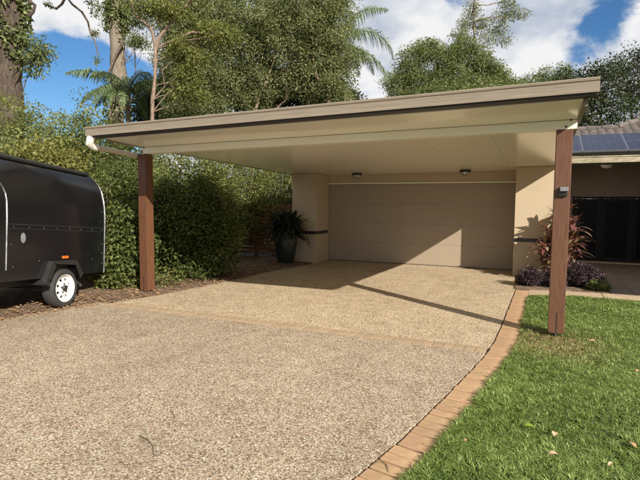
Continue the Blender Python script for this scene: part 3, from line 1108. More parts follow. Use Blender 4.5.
MB().lathe([(0.155, -0.051), (0.14, -0.10), (0.09, -0.135), (0.002, -0.15)], 24).build('lens', 'lens', t, smooth=True)
# small light box on the right post
t = thing('post_light', 'small grey sensor light fixed to the red brown post beside the lawn', 'light', (PR + 0.012, PVC_ - HW, 1.70))
MB().box(-0.055, 0.045, -0.035, -0.001, 0.0, 0.10).build('housing', 'lamp_black', t, bevel=0.006)
MB().box(-0.040, 0.050, -0.075, -0.036, 0.055, 0.105).build('lens', 'glint_lens_grey', t, bevel=0.008)


# ------------------------------------------------------------------ black trailer
def trailer():
    ang = R(15.5)
    T = thing('trailer', 'glossy black enclosed trailer with white wheel parked beside the hedge', 'trailer', (-6.50, 5.06, 0.0), ang)
    tilt = Matrix.Translation((0, 0, 0.29)) @ Matrix.Rotation(-R(4.5), 4, 'X') @ Matrix.Translation((0, 0, -0.29))

    def put(mb, name, mat, parent=T, smooth=False, bevel=0.0, tilted=True):
        if tilted:
            mb.v = [tuple(tilt @ Vector(p)) for p in mb.v]
        return mb.build(name, mat, parent, smooth, bevel)
    W, ZB, ZT, YF, YR = 1.86, 0.47, 2.10, -2.45, 1.05
    RC = 0.33
    inset = lambda z: 0.0 if z < 1.30 else 0.16 * ((z - 1.30) / 0.80) ** 2.2

    def yr(z):
        zc_ = ZT - RC
        return YR if z < zc_ else YR - RC + math.sqrt(max(0, RC * RC - (z - zc_) ** 2))

    def yf(z):
        zc_ = ZT - RC
        return YF if z < zc_ else YF + RC - math.sqrt(max(0, RC * RC - (z - zc_) ** 2))
    zs = [ZB, 0.8, 1.1, 1.3, 1.45, 1.58, 1.70] + [ZT - RC + RC * math.sin(a) for a in (0.25, 0.5, 0.75, 1.0, 1.2, 1.38, 1.5)] + [ZT]
    near = [[(-inset(z), yf(z) + (yr(z) - yf(z)) * j / 8, z) for j in range(9)] for z in zs]
    far = [[(-W + inset(z), yf(z) + (yr(z) - yf(z)) * j / 8, z) for j in range(9)] for z in zs]
    m = MB()
    nz = len(zs)
    m.v = [p for row in near for p in row] + [p for row in far for p in row]
    o = nz * 9
    for i in range(nz - 1):
        for j in range(8):
            a = i * 9 + j
            m.f.append((a, a + 1, a + 10, a + 9))
            m.f.append((o + a, o + a + 9, o + a + 10, o + a + 1))
        m.f.append((i * 9 + 8, o + i * 9 + 8, o + i * 9 + 17, i * 9 + 17))
        m.f.append((i * 9, i * 9 + 9, o + i * 9 + 9, o + i * 9))
    for j in range(8):
        t = (nz - 1) * 9 + j
        m.f.append((t, t + 1, o + t + 1, o + t))
        m.f.append((j, o + j, o + j + 1, j + 1))
    body = put(m, 'body', 'black_paint', smooth=True)
    # roof lip along the side and raised roof hatch
    lip = MB().tube([(-inset(ZT) + 0.015, YF + RC, ZT + 0.004), (-inset(ZT) + 0.015, YR - RC + 0.05, ZT + 0.004)], 0.032, 8)
    put(lip, 'roof_lip', 'black_matt')
    put(MB().box(-1.45, -0.36, -0.10, 0.62, ZT + 0.002, ZT + 0.06), 'roof_hatch', 'black_matt', bevel=0.02)
    # polished trims
    path = [(-inset(z) + 0.006, yr(z) - 0.004, z) for z in zs if z < ZT - 0.03]
    put(MB().tube(path, 0.014, 6), 'edge_trim', 'trim')
    RT = 0.34
    zt2 = 1.86
    path = [(0.004, -1.10, 0.62), (0.004, -1.10, 1.0), (0.004, -1.10, 1.3)]
    for a in range(0, 91, 15):
        yy, z = -1.10 - RT + RT * math.cos(R(a)), zt2 - RT + RT * math.sin(R(a))
        path.append((-inset(z) + 0.004, yy, z))
    path.append((-inset(zt2) + 0.004, -2.2, zt2))
    put(MB().tube(path, 0.013, 6), 'door_trim', 'trim')
    # hatch seam and rivets
    SZ = 1.21
    put(MB().box(0.0, 0.010, -1.06, YR - 0.04, SZ, SZ + 0.016), 'hatch_seam', 'black_matt')
    put(MB().box(0.0, 0.004, -1.05, YR - 0.06, SZ - 0.055, SZ - 0.046), 'seam_edge', 'black_matt')
    rm = MB().lathe([(0.009, 0.0), (0.007, 0.005), (0.001, 0.007)], 8, axis='x').mesh('rivet', 'trim')
    spots = [(-0.98 + 0.28 * i, SZ - 0.025) for i in range(8)] + [(0.99, 0.62), (0.99, 0.95), (0.72, 0.70), (-0.98, 0.66), (-0.5, 0.72), (0.97, 1.5), (-1.02, 0.95), (0.98, 0.80)]
    for (y, z) in spots:
        rv = link('rivet', rm, T)
        rv.matrix_local = tilt @ Matrix.Translation((-inset(z), y, z))
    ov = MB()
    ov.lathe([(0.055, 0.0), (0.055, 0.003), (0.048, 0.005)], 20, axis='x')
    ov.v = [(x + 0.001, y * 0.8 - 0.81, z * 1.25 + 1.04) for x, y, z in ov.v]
    put(ov, 'oval_glint', 'glint_lens_grey')  # pale oval disc standing in for a sun glint on the paint
    # chassis
    ch = MB().box(-0.34, -0.26, YF, YR - 0.05, 0.36, 0.468).box(-1.60, -1.52, YF, YR - 0.05, 0.36, 0.468)
    ch.box(-1.52, -0.34, -0.9, -0.82, 0.37, 0.46).box(-1.52, -0.34, 0.9, 0.98, 0.37, 0.46)
    put(ch, 'chassis', 'black_matt')
    put(MB().tube([(-1.70, 0, 0.29), (-0.16, 0, 0.29)], 0.03, 8), 'axle', 'black_matt', tilted=False)
    dbar = MB().box(-0.98, -0.88, YF - 1.1, YF + 0.1, 0.36, 0.46)
    put(dbar, 'drawbar', 'black_matt')
    put(MB().tube([(-0.93, YF - 0.9, 0.5), (-0.93, YF - 0.9, 0.02)], 0.03, 8), 'jockey_stand', 'trim', tilted=False)
    # mudguard: folded steel
    pts = [(-0.47, 0.37), (-0.43, 0.45), (-0.30, 0.685), (0.20, 0.685), (0.36, 0.47)]
    for (x0, x1) in ((-0.20, 0.075), (-1.935, -1.66)):
        g = MB()
        n = len(pts)
        for off in (0, 0.022):
            for (y, z) in pts:
                for x in (x0, x1):
                    g.v.append((x, y * (1 + off * 1.2), z + off))
        for i in range(n - 1):
            a = i * 2
            b = n * 2 + i * 2
            g.f += [(a, a + 1, a + 3, a + 2), (b, b + 2, b + 3, b + 1), (a, a + 2, b + 2, b), (a + 1, b + 1, b + 3, a + 3)]
        g.f += [(0, n * 2, n * 2 + 1, 1), (2 * n - 2, 2 * n - 1, 4 * n - 1, 4 * n - 2)]
        if x1 > 0:
            # skirt on the outer edge
            for i in range(n - 1):
                (ya, za), (yb, zb) = pts[i], pts[i + 1]
                g.add([(x1 + 0.001, ya * 1.026, za + 0.022), (x1 + 0.001, yb * 1.026, zb + 0.022), (x1 + 0.001, yb * 0.86, zb - 0.05), (x1 + 0.001, ya * 0.86, za - 0.02),
                       (x1 + 0.012, ya * 1.026, za + 0.022), (x1 + 0.012, yb * 1.026, zb + 0.022), (x1 + 0.012, yb * 0.86, zb - 0.05), (x1 + 0.012, ya * 0.86, za - 0.02)],
                      [(0, 1, 2, 3), (4, 7, 6, 5), (0, 4, 5, 1), (1, 5, 6, 2), (2, 6, 7, 3), (3, 7, 4, 0)])
        put(g, 'mudguard', 'black_matt')
    am = MB().box(0.0, 0.022, -0.02, 0.10, 0.735, 0.775)
    put(am, 'side_marker', 'amber', bevel=0.006)
    # wheels
    def wheel(xo, flip):
        s = -1 if flip else 1
        prof = [(0.205, -0.185), (0.235, -0.195), (0.270, -0.188), (0.285, -0.165), (0.291, -0.09), (0.285, -0.025), (0.270, -0.004), (0.238, 0.0), (0.208, -0.010), (0.204, -0.03), (0.204, -0.17)]
        ty = MB()
        nseg = 40
        base = 0
        for r, h in prof:
            for k in range(nseg):
                a = 2 * math.pi * k / nseg
                ty.v.append((xo + s * h, r * math.cos(a), 0.29 + r * math.sin(a)))
        n = len(prof)
        for i in range(n):
            for k in range(nseg):
                a, b = i * nseg + k, i * nseg + (k + 1) % nseg
                c, d = ((i + 1) % n) * nseg + (k + 1) % nseg, ((i + 1) % n) * nseg + k
                ty.f.append((a, b, c, d))
        w = ty.build('wheel', 'rubber', T, smooth=True)
        # white steel rim: outer ring, spokes between the holes, dish
        rm_ = MB()

        def ring(r0, h0, r1, h1, t=0.006, a0=0.0, a1=2 * math.pi, seg=40):
            full = abs(a1 - a0 - 2 * math.pi) < 1e-6
            b_ = len(rm_.v)
            m_ = seg if full else seg + 1
            for (r, h) in ((r0, h0), (r1, h1), (r1, h1 - t), (r0, h0 - t)):
                for k in range(m_):
                    a = a0 + (a1 - a0) * k / seg
                    rm_.v.append((xo + s * h, r * math.cos(a), 0.29 + r * math.sin(a)))
            for q in range(4):
                for k in range(seg):
                    k2 = (k + 1) % m_
                    rm_.f.append((b_ + q * m_ + k, b_ + q * m_ + k2, b_ + ((q + 1) % 4) * m_ + k2, b_ + ((q + 1) % 4) * m_ + k))
        ring(0.207, -0.001, 0.196, -0.008)
        ring(0.196, -0.008, 0.188, -0.042)
        ring(0.188, -0.042, 0.150, -0.048)
        ring(0.112, -0.034, 0.045, -0.028)
        for k in range(8):
            a = 2 * math.pi * k / 8
            ring(0.150, -0.048, 0.112, -0.034, a0=a - 0.24, a1=a + 0.24, seg=5)
        rm_.build('rim', 'white', w, smooth=True)
        bk = MB()
        bk.lathe([(0.200, -0.100), (0.200, -0.095)], 30, axis='x', c=(0, 0, 0.29))
        bk.v = [(xo + s * x, y, z) for x, y, z in bk.v]
        bk.build('brake_drum', 'black_matt', w)
        hb = MB()
        hb.lathe([(0.045, -0.036), (0.045, -0.012), (0.034, 0.004), (0.002, 0.008)], 18, axis='x', c=(0, 0, 0.29))
        for k in range(5):
            a = 2 * math.pi * k / 5 + 0.3
            hb.lathe([(0.011, -0.032), (0.011, -0.014), (0.004, -0.008)], 6, axis='x', c=(0, 0.066 * math.cos(a), 0.29 + 0.066 * math.sin(a)))
        hb.v = [(xo + s * x, y, z) for x, y, z in hb.v]
        hb.build('hub', 'black_matt', w)
    wheel(0.055, False)
    wheel(-1.915, True)
    put(MB().tube([(-0.16, 0.60, 0.40), (-0.10, 0.50, 0.30), (-0.02, 0.46, 0.255)], 0.022, 8), 'stabiliser_leg', 'trim', tilted=False)
    put(MB().tube([(-0.10, -1.35, 0.47), (-0.06, -1.42, 0.36), (-0.02, -1.46, 0.33)], 0.022, 8), 'stabiliser_leg', 'trim', tilted=False)
    for x in (-0.18, -1.68):
        put(MB().box(x - 0.06, x + 0.06, YR, YR + 0.03, 0.55, 0.75), 'tail_light', 'red_lens', bevel=0.006)


trailer()

# ------------------------------------------------------------------ slat fence between hedge and pier
fence = thing('slat_fence', 'red brown timber fence of horizontal slats beside the potted plant', 'fence', (-7.5, 12.25, 0))
for x in (-1.5, -0.1, 1.36):
    MB().box(x, x + 0.085, 0.03, 0.115, -0.04, 1.50).build('fence_post', 'timber_fence', fence, bevel=0.004)
sl = MB().box(-1.55, 1.44, 0.0, 0.026, 0, 0.085).mesh('slat', 'timber_fence', bevel=0.003)
for i in range(12):
    o = link('slat', sl, fence)
    o.location = (0, 0, 0.10 + i * 0.112)
MB().box(-1.56, 1.442, -0.01, 0.125, 1.502, 1.535).build('top_rail', 'timber_fence', fence, bevel=0.004)
MB().box(-1.55, 1.44, 0.001, 0.025, 1.43, 1.50).build('slat', 'timber_fence', fence)


# ------------------------------------------------------------------ strap-leaved plants
def strap_leaves(rng, bases, length, width, n_each, rise, seg=5, spread=1.0):
    """arching lance leaves from each base point; returns quad corners and random values"""
    quads, rv = [], []
    for b in bases:
        for k in range(n_each):
            az = rng.uniform(0, 2 * math.pi)
            el = rng.uniform(*rise)
            ln = length * rng.uniform(0.65, 1.2)
            wd = width * rng.uniform(0.8, 1.2)
            p = np.array(b, dtype=float) + np.array([0, 0, rng.uniform(-0.1, 0.1)]) * length
            hd = np.array([math.cos(az), math.sin(az), 0])
            sdv = np.array([-math.sin(az), math.cos(az), 0])
            r = rng.uniform(0, 1)
            bend = rng.uniform(0.9, 2.0) * spread
            prev = None
            for i in range(seg + 1):
                t = i / seg
                e = el - bend * t
                w = wd * (math.sin(math.pi * (0.12 + 0.88 * t)) ** 0.7 if t < 0.999 else 0.02) * 0.5
                cur = (p - sdv * w, p + sdv * w)
                if prev:
                    quads += [prev[0], prev[1], cur[1], cur[0]]
                    rv.append(np.clip(r + rng.uniform(-.08, .08), 0, 1))
                prev = cur
                p = p + (hd * math.cos(e) + np.array([0, 0, math.sin(e)])) * ln / seg
    return np.array(quads), np.array(rv)


rng = np.random.default_rng(21)
pp = thing('potted_plant', 'bushy strap leaved plant in a tall dark pot beside the shaded pier', 'potted plant', (-5.95, 11.18, 0))
MB().lathe([(0.17, -0.004), (0.20, 0.02), (0.27, 0.35), (0.305, 0.62), (0.30, 0.70), (0.325, 0.735), (0.325, 0.77), (0.285, 0.77), (0.27, 0.70), (0.02, 0.68)], 32).build('pot', 'pot', pp, smooth=True)
q, rv = strap_leaves(rng, [(x, y, z) for x, y, z in zip(rng.normal(0, .13, 26), rng.normal(0, .13, 26), rng.uniform(0.72, 1.15, 26))], 0.56, 0.050, 24, (0.0, 1.4), 5)
link('foliage', np_mesh('foliage', q, 4, 'leaf_pot', rv), pp)
m = MB()
for k in range(5):
    m.tube([(0.05 * math.cos(k), 0.05 * math.sin(k), 0.66), (0.14 * math.cos(k * 1.3), 0.14 * math.sin(k * 1.3), 1.15)], [0.016, 0.008], 6)
m.build('stem', 'bark_plain', pp)

cp = thing('cordyline', 'tall reddish cordyline growing in the bed in front of the sunlit pier', 'plant', (0.48, 11.38, 0.02))
m = MB()
bases = []
for (x, y, h) in ((0.02, 0.0, 1.42), (0.12, -0.05, 1.12), (-0.14, -0.02, 0.95), (0.17, 0.03, 0.84), (-0.03, 0.02, 1.24), (-0.20, -0.08, 0.66), (0.08, -0.14, 0.68), (-0.06, -0.1, 0.45)):
    top = (x * 1.5, y * 1.5, h)
    m.tube([(x * 0.4, y * 0.4, -0.03), (x, y, h * .5), top], [0.018, 0.015, 0.010], 6)
    bases += [(top[0], top[1], top[2] - d) for d in (0.0, 0.07, 0.16, 0.28, 0.42)]
m.build('stem', 'bark_plain', cp)
q, rv = strap_leaves(rng, bases, 0.40, 0.068, 9, (0.2, 1.45), 5, 0.8)
q[:, 2] = np.maximum(q[:, 2], 0.01)
link('foliage', np_mesh('foliage', q, 4, 'leaf_red', rv), cp)


def purple(x, y, rx, ry, h, seed, lab, mat='leaf_purple', n=90):
    t = thing('low_shrub', lab, 'shrub', (x, y, 0.02), 0, 'low shrubs in the entry bed')
    crown('foliage', t, [((0, 0, h * 0.38), (rx, ry, h * 0.44))], n, 60, 0.09, 0.045, 0.018, mat, seed, zmin=0.0, shell=0.3)
    m = MB()
    rr = random.Random(seed)
    for k in range(6):
        a = rr.uniform(0, 6.28)
        m.tube([(0.03 * math.cos(a), 0.03 * math.sin(a), -0.02), (rx * .5 * math.cos(a), ry * .5 * math.sin(a), h * .6)], [0.008, 0.004], 5)
    m.build('stem', 'bark_plain', t)


purple(-0.06, 10.35, 0.26, 0.24, 0.38, 1, 'low purple leaved shrub at the corner of the garage apron')
purple(0.34, 10.38, 0.24, 0.22, 0.36, 2, 'low purple leaved shrub at the foot of the cordyline')
purple(0.84, 10.62, 0.36, 0.36, 0.52, 3, 'widest mound of purple leaves between cordyline and entry patio', n=150)
purple(1.10, 10.30, 0.13, 0.12, 0.15, 4, 'small olive green clump at the end of the purple shrubs', 'leaf_hedge', 40)


# ------------------------------------------------------------------ hedge shrubs
def shrub(x, ytop, d, rx, lab, mat, seed, n=260, per=58, ll=0.068, lw=0.036, zbase=0.0, group='hedge shrubs along the drive', ry=None, name='hedge_shrub', lower=0.35, stems=7):
    top = at(x, ytop, d)
    g = at(x, 203, d)
    h = top.z - zbase
    t = thing(name, lab, 'shrub', (g.x, g.y, zbase + 0.03), 0, group)
    rz = h / 2
    ry = ry or rx
    bl = [((0, 0, rz * 1.0), (rx, ry, rz * 0.98)), ((0, 0, rz * 0.62), (rx * 1.02, ry * 1.02, rz * 0.62))]
    rr = random.Random(seed)
    for k in range(5):
        a = rr.uniform(0, 6.28)
        bl.append(((rx * .62 * math.cos(a), ry * .62 * math.sin(a), rr.uniform(0.5, 1.65) * rz), (rx * .5, ry * .5, rz * .36)))
    crown('foliage', t, bl, n, per, 0.24, ll, lw, mat, seed, zmin=0.0, shell=0.45, sup=7)
    m = MB()
    for k in range(stems):
        a = rr.uniform(0, 6.28)
        q = rr.uniform(.3, .75)
        m.tube(wobble(rr, (0.08 * math.cos(a), 0.08 * math.sin(a), -0.08), (rx * q * math.cos(a), ry * q * math.sin(a), h * rr.uniform(.55, .9)), 6, 0.07), [0.03, 0.027, 0.022, 0.017, 0.012, 0.006], 6)
    m.build('stem', 'bark_plain', t)
    return t


shrub(-30, 118, 9.6, 1.25, 'tall olive hedge shrub behind the nose of the black trailer', 'leaf_mid', 31, 320)
shrub(12, 104, 11.0, 1.25, 'tall olive shrub at the foot of the dark vine covered trunk', 'leaf_mid', 32, 320)
shrub(50, 90, 11.6, 1.10, 'tall yellow green shrub between the two big trunks', 'leaf_yellow', 33, 300)
shrub(84, 92, 11.4, 1.10, 'brightest yellow green shrub, left of the carport fascia corner', 'leaf_yellow', 34, 320)
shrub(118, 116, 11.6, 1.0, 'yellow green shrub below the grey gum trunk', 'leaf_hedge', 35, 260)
shrub(38, 138, 10.2, 0.85, 'pale variegated shrub right behind the trailer roof', 'leaf_variegated', 36, 300, ll=0.078, lw=0.046)
shrub(74, 136, 10.3, 0.85, 'pale variegated shrub behind the rounded end of the trailer', 'leaf_variegated', 37, 320, ll=0.078, lw=0.046)
shrub(108, 160, 10.0, 0.75, 'leafy hedge shrub behind the downpipe elbow', 'leaf_hedge', 38, 300)
shrub(118, 196, 8.9, 0.42, 'ivy covered clump between trailer and timber post', 'leaf_hedge', 39, 200, ll=0.07, lw=0.05)
shrub(152, 158, 10.4, 0.85, 'tall hedge shrub behind the timber post', 'leaf_hedge', 40, 360)
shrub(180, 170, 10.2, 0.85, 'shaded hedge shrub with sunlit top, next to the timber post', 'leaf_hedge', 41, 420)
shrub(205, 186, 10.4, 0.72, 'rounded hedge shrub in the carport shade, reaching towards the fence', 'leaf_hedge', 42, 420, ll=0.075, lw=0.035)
shrub(186, 132, 12.8, 1.3, 'sunlit taller shrub behind the shaded hedge', 'leaf_yellow', 43, 520)
shrub(232, 132, 14.6, 1.3, 'sunlit shrub of loose branches behind the rounded hedge', 'leaf_yellow', 44, 520)
shrub(276, 140, 15.0, 1.3, 'sunlit leafy shrub behind the slat fence', 'leaf_yellow', 45, 480)
shrub(308, 150, 16.5, 1.3, 'leafy shrub beyond the slat fence, behind the garage pier', 'leaf_mid', 46, 380)
shrub(160, 272, 9.2, 0.30, 'low weedy clump at the foot of the timber post', 'leaf_yellow', 47, 26, 30, 0.06, 0.03, group='weeds by the post', name='weed_clump', stems=3)
shrub(118, 268, 8.75, 0.26, 'low bright green weeds behind the trailer wheel', 'leaf_yellow', 48, 40, 30, 0.06, 0.04, group='weeds by the post', name='weed_clump', stems=3)
shrub(196, 262, 9.8, 0.35, 'dark low clump under the shaded hedge', 'leaf_hedge', 49, 40, 30, 0.06, 0.03, group='weeds by the post', name='weed_clump', stems=3)


def litter():
    rng = np.random.default_rng(77)
    n = 5200
    y = rng.uniform(1.6, 11.6, n)
    ex = np.interp(y, [1.5, 4.06, 4.7, 5.4, 6.2, 7.4, 8.4, 9.9, 11.74], [-6.98, -6.66, -6.54, -6.38, -5.96, -5.78, -5.71, -5.63, -5.45])
    w = np.abs(rng.normal(0, 0.9, n))
    pos = np.stack([ex + 0.22 - w, y, 0.012 + np.minimum(np.maximum(w - .1, 0), .4) * 0.09 + rng.uniform(0, .02, n)], 1)
    k = ~((pos[:, 1] > 6.0) & (w < 0.12))
    pos = pos[k]
    n = len(pos)
    a = rng.uniform(0, 6.28, n)
    d = np.stack([np.cos(a), np.sin(a), rng.uniform(-.25, .35, n)], 1)
    s = np.stack([-np.sin(a), np.cos(a), rng.uniform(-.4, .4, n)], 1)
    ln = rng.uniform(.03, .085, n)[:, None]
    wd = rng.uniform(.012, .03, n)[:, None]
    v = np.stack([pos, pos + d * ln * .5 + s * wd * .5, pos + d * ln, pos + d * ln * .5 - s * wd * .5], 1).reshape(-1, 3)
    o = link('leaf_litter', np_mesh('leaf_litter', v, 4, 'leaf_brown', rng.uniform(0, 1, n)), kind='stuff')
    tag(o, 'dry brown leaf litter strewn over the soil strip under the trailer', 'leaf litter')


litter()


# ------------------------------------------------------------------ trees
def px_blobs(spec, d, root):
    out = []
    for (x, y, rx, rz) in spec:
        c = at(x, y, d)
        k = d / F_PX
        out.append((c - root, (rx * k, rx * k * 0.9, rz * k), 1.0 if y > -12 else 0.3))
    return out


def tree(name, lab, base_px, d, trunk, r0, blobs, mat, bark, seed, n=500, per=40, cr=0.5, ll=0.14, lw=0.06, shell=0.45, droop=0.3, group=None, limb_r=0.06, tips=True, nseg=10, flat=0.8, up=0.5, sup=9):
    """trunk: list of photo pixels from low to high; blobs: ellipses in photo pixels, both at distance d"""
    g = at(base_px, 203, d)
    root = Vector((g.x, g.y, -0.06))
    t = thing(name, lab, 'tree', root, 0, group)
    rr = random.Random(seed)
    pts = [Vector((0, 0, -0.1))] + [at(x, y, d) - root for x, y in trunk]
    dense = []
    for a, b in zip(pts, pts[1:]):
        k = max(2, int((b - a).length / 0.6))
        dense += [a.lerp(b, i / k) + Vector((rr.uniform(-.06, .06), rr.uniform(-.06, .06), 0)) * min(1, r0 * 4) for i in range(k)]
    dense.append(pts[-1])
    rad = [r0 * (1 - 0.62 * i / (len(dense) - 1)) * rr.uniform(.94, 1.06) for i in range(len(dense))]
    if r0 > .3:
        rad = [r0 * (1 - 0.3 * i / (len(dense) - 1)) * rr.uniform(.93, 1.07) for i in range(len(dense))]
    tr = MB().tube(dense, rad, 16 if r0 > .3 else 10, jit=0.06, rng=rr).build('trunk', bark, t, smooth=True)
    bl = px_blobs(blobs, d, root) if blobs else []
    for (c, rr_, _w) in bl:
        m = MB()
        cand = [q for q in dense if q.z < c.z - 0.2] or dense[:1]
        s = cand[-1] if rr.random() < .5 else rr.choice(cand[len(cand) // 2:])
        w = wobble(rr, s, c, 6, 0.10)
        m.tube(w, [limb_r, limb_r * .85, limb_r * .7, limb_r * .55, limb_r * .4, limb_r * .22], 6)
        if tips:
            for k in range(5):
                e = c + Vector((rr.uniform(-1, 1) * rr_[0], rr.uniform(-1, 1) * rr_[1], rr.uniform(-.5, .9) * rr_[2])) * .8
                m.tube(wobble(rr, w[rr.randint(2, 5)], e, 5, 0.1), [limb_r * .4, limb_r * .32, limb_r * .24, limb_r * .16, limb_r * .08], 5)
        m.build('limb', bark, t, smooth=True)
    if bl:
        crown('crown', t, bl, n, per, cr, ll, lw, mat, seed, flat=flat, shell=shell, droop=droop, up=up, sup=sup)
    return t


def vine(t, x_px, y0, y1, d, r, mat, seed, n):
    """leaves hugging a trunk"""
    rng = np.random.default_rng(seed)
    root = t.location
    top, bot = at(x_px, y0, d) - root, at(x_px, y1, d) - root
    h = rng.uniform(0, 1, n) ** 1.0
    a = rng.uniform(0, 2 * np.pi, n)
    rr = r * rng.uniform(0.96, 1.35, n)
    pos = np.stack([bot.x + (top.x - bot.x) * h + rr * np.cos(a), bot.y + (top.y - bot.y) * h + rr * np.sin(a), bot.z + (top.z - bot.z) * h], 1)
    outw = np.stack([np.cos(a), np.sin(a), np.zeros(n)], 1)
    patch = np.sin(h * 23 + a * 2) + np.sin(h * 9 - a * 3 + 1) + rng.normal(size=n) * .5
    k = patch > -0.6
    v = leaf_quads(rng, pos[k], 0.15, 0.10, outw[k], 0.4, 0.3)
    return link('vine', np_mesh('vine', v, 4, mat, rng.uniform(0, 1, k.sum())), t)


# big dark trunk, far left
t1 = tree('gum_tree', 'massive dark trunk overgrown with vines, left of the grey gum', 8, 17, [(8, 120), (8, 60), (9, 0), (8, -90), (0, -200)], 0.50,
          [(34, 62, 14, 14), (28, 40, 10, 9), (42, 52, 8, 7), (0, -170, 90, 40), (-70, -130, 60, 40), (60, -190, 70, 40)], 'leaf_mid', 'bark_dark', 51, 420, 34, 0.30, 0.12, 0.05, 0.2, 0.6, limb_r=0.04)
vine(t1, 8, -120, 60, 17, 0.47, 'leaf_mid', 5, 6500)
m = MB()
rt = t1.location
m.tube([at(x, y, 17) - rt for x, y in ((22, 18), (28, 17), (33, 12), (35, 5), (30, 1), (26, 0))], [0.07, 0.06, 0.055, 0.05, 0.045, 0.03], 8)
m.build('branch', 'bark_dark', t1, smooth=True)

# grey gum with a hanging branch
t2 = tree('gum_tree', 'straight grey barked gum trunk with leafy creeper near its top', 117, 24, [(117, 130), (117, 60), (117, 20), (116, -40), (112, -120)], 0.40,
          [(110, 6, 11, 18), (127, 14, 12, 13), (136, 40, 13, 7), (118, 22, 12, 10), (140, 22, 10, 8), (104, -30, 40, 22), (150, -50, 60, 25), (60, -60, 60, 20), (110, -110, 90, 40)], 'leaf_mid', 'bark_grey', 52, 640, 36, 0.32, 0.13, 0.06, 0.2, 0.5, limb_r=0.04)
vine(t2, 117, -80, 32, 24, 0.39, 'leaf_mid', 6, 3600)
vine(t2, 117, 92, 132, 24, 0.46, 'leaf_hedge', 8, 900)
rt = t2.location
m = MB()
m.tube([at(x, y, 23) - rt for x, y in ((100, -30), (80, -14), (66, -4), (72, 4), (82, 12), (88, 22), (90, 32), (95, 42), (98, 54), (97, 62), (96, 69))],
       [.07, .065, .06, .055, .05, .045, .04, .033, .026, .02, .012], 7)
m.tube([at(x, y, 23) - rt for x, y in ((66, -4), (62, 4), (56, 9), (50, 6), (43, 4))], [.06, .055, .05, .04, .02], 6)
m.tube([at(x, y, 23) - rt for x, y in ((90, 30), (94, 31), (96, 34))], [.03, .025, .012], 5)
m.tube([at(x, y, 23.5) - rt for x, y in ((124, 40), (116, 55), (110, 70), (107, 74))], [.07, .06, .05, .03], 6)
m.build('hanging_branch', 'bark_plain', t2, smooth=True)
for k, b in enumerate(px_blobs([(92, 3, 5, 6), (94, 14, 5, 3), (94, 32, 3, 3), (50, 4, 5, 4), (97, 60, 3, 3)], 23, rt)):
    crown('leaf_spray', t2, [b], 7, 14, 0.14, 0.13, 0.05, 'leaf_mid', 7 + k, shell=0.1)

# slender pink-barked tree
t3 = tree('slender_tree', 'slender pinkish forked tree with loose yellow green leaves', 152, 16.5, [(152, 125), (153, 100), (155, 75), (156, 48), (151, 28), (140, 20), (134, 12), (128, -20)], 0.085,
          [(180, 48, 16, 12), (186, 75, 14, 12), (178, 92, 14, 10), (196, 58, 12, 10), (168, 10, 20, 10), (146, 6, 16, 9), (205, 30, 14, 10), (222, 36, 16, 10), (140, -25, 40, 20), (190, -20, 40, 20), (195, 95, 14, 9)],
          'leaf_yellow', 'bark_pink', 53, 480, 46, 0.26, 0.085, 0.042, 0.15, 0.5, limb_r=0.022)
rt = t3.location
m = MB()
m.tube([at(x, y, 16.5) - rt for x, y in ((156, 50), (160, 36), (168, 27), (173, 17), (186, 6), (200, -12))], [.065, .06, .055, .05, .04, .02], 8)
m.tube([at(x, y, 16.3) - rt for x, y in ((162, 45), (180, 38), (192, 32), (210, 34), (228, 32))], [.04, .04, .038, .03, .012], 7)
m.build('fork', 'bark_pink', t3, smooth=True)

# the dense trees above the carport
tree('dense_tree', 'dense dark tree just right of the slender pinkish tree', 205, 21, [(208, 120), (206, 80), (208, 40), (206, 0)], 0.16,
     [(200, 70, 36, 40), (215, 20, 44, 34), (180, 25, 26, 24), (195, 105, 34, 22), (210, -30, 60, 40), (175, 60, 20, 30)], 'leaf_tree', 'bark_plain', 54, 900, 70, 0.40, 0.105, 0.052, 0.2, limb_r=0.05)
tb = tree('dense_tree', 'large dull green tree with pale stems between slender tree and palm', 252, 22.5, [(250, 120), (250, 92), (248, 78), (252, 50), (256, 10), (260, -30)], 0.10,
     [(255, 40, 40, 34), (290, 30, 44, 36), (325, 30, 34, 36), (340, 60, 22, 26), (305, 70, 36, 26), (262, 78, 30, 26), (330, 90, 28, 18), (290, -20, 70, 40), (240, -30, 50, 36), (335, 5, 24, 22), (250, 100, 24, 14)],
     'leaf_tree', 'bark_pink', 55, 1700, 70, 0.38, 0.105, 0.05, 0.12, limb_r=0.05)
rt = tb.location
m = MB()
m.tube([at(x, y, 22) - rt for x, y in ((254, 118), (258, 98), (264, 86), (272, 66), (280, 40))], [.08, .075, .065, .05, .03], 8)
m.tube([at(x, y, 22) - rt for x, y in ((330, 118), (328, 96), (322, 84), (316, 76), (312, 50))], [.10, .095, .085, .07, .03], 8)
m.build('stem', 'bark_pink', tb, smooth=True)
tree('dense_tree', 'dark green understorey tree behind the large dull green one', 235, 26, [(235, 130), (236, 90), (240, 50)], 0.15,
     [(235, 85, 44, 30), (285, 92, 44, 24), (330, 104, 36, 16), (180, 100, 40, 22), (150, 110, 30, 16)], 'leaf_dark', 'bark_plain', 56, 900, 40, 0.5, 0.17, 0.09, 0.2, limb_r=0.05)


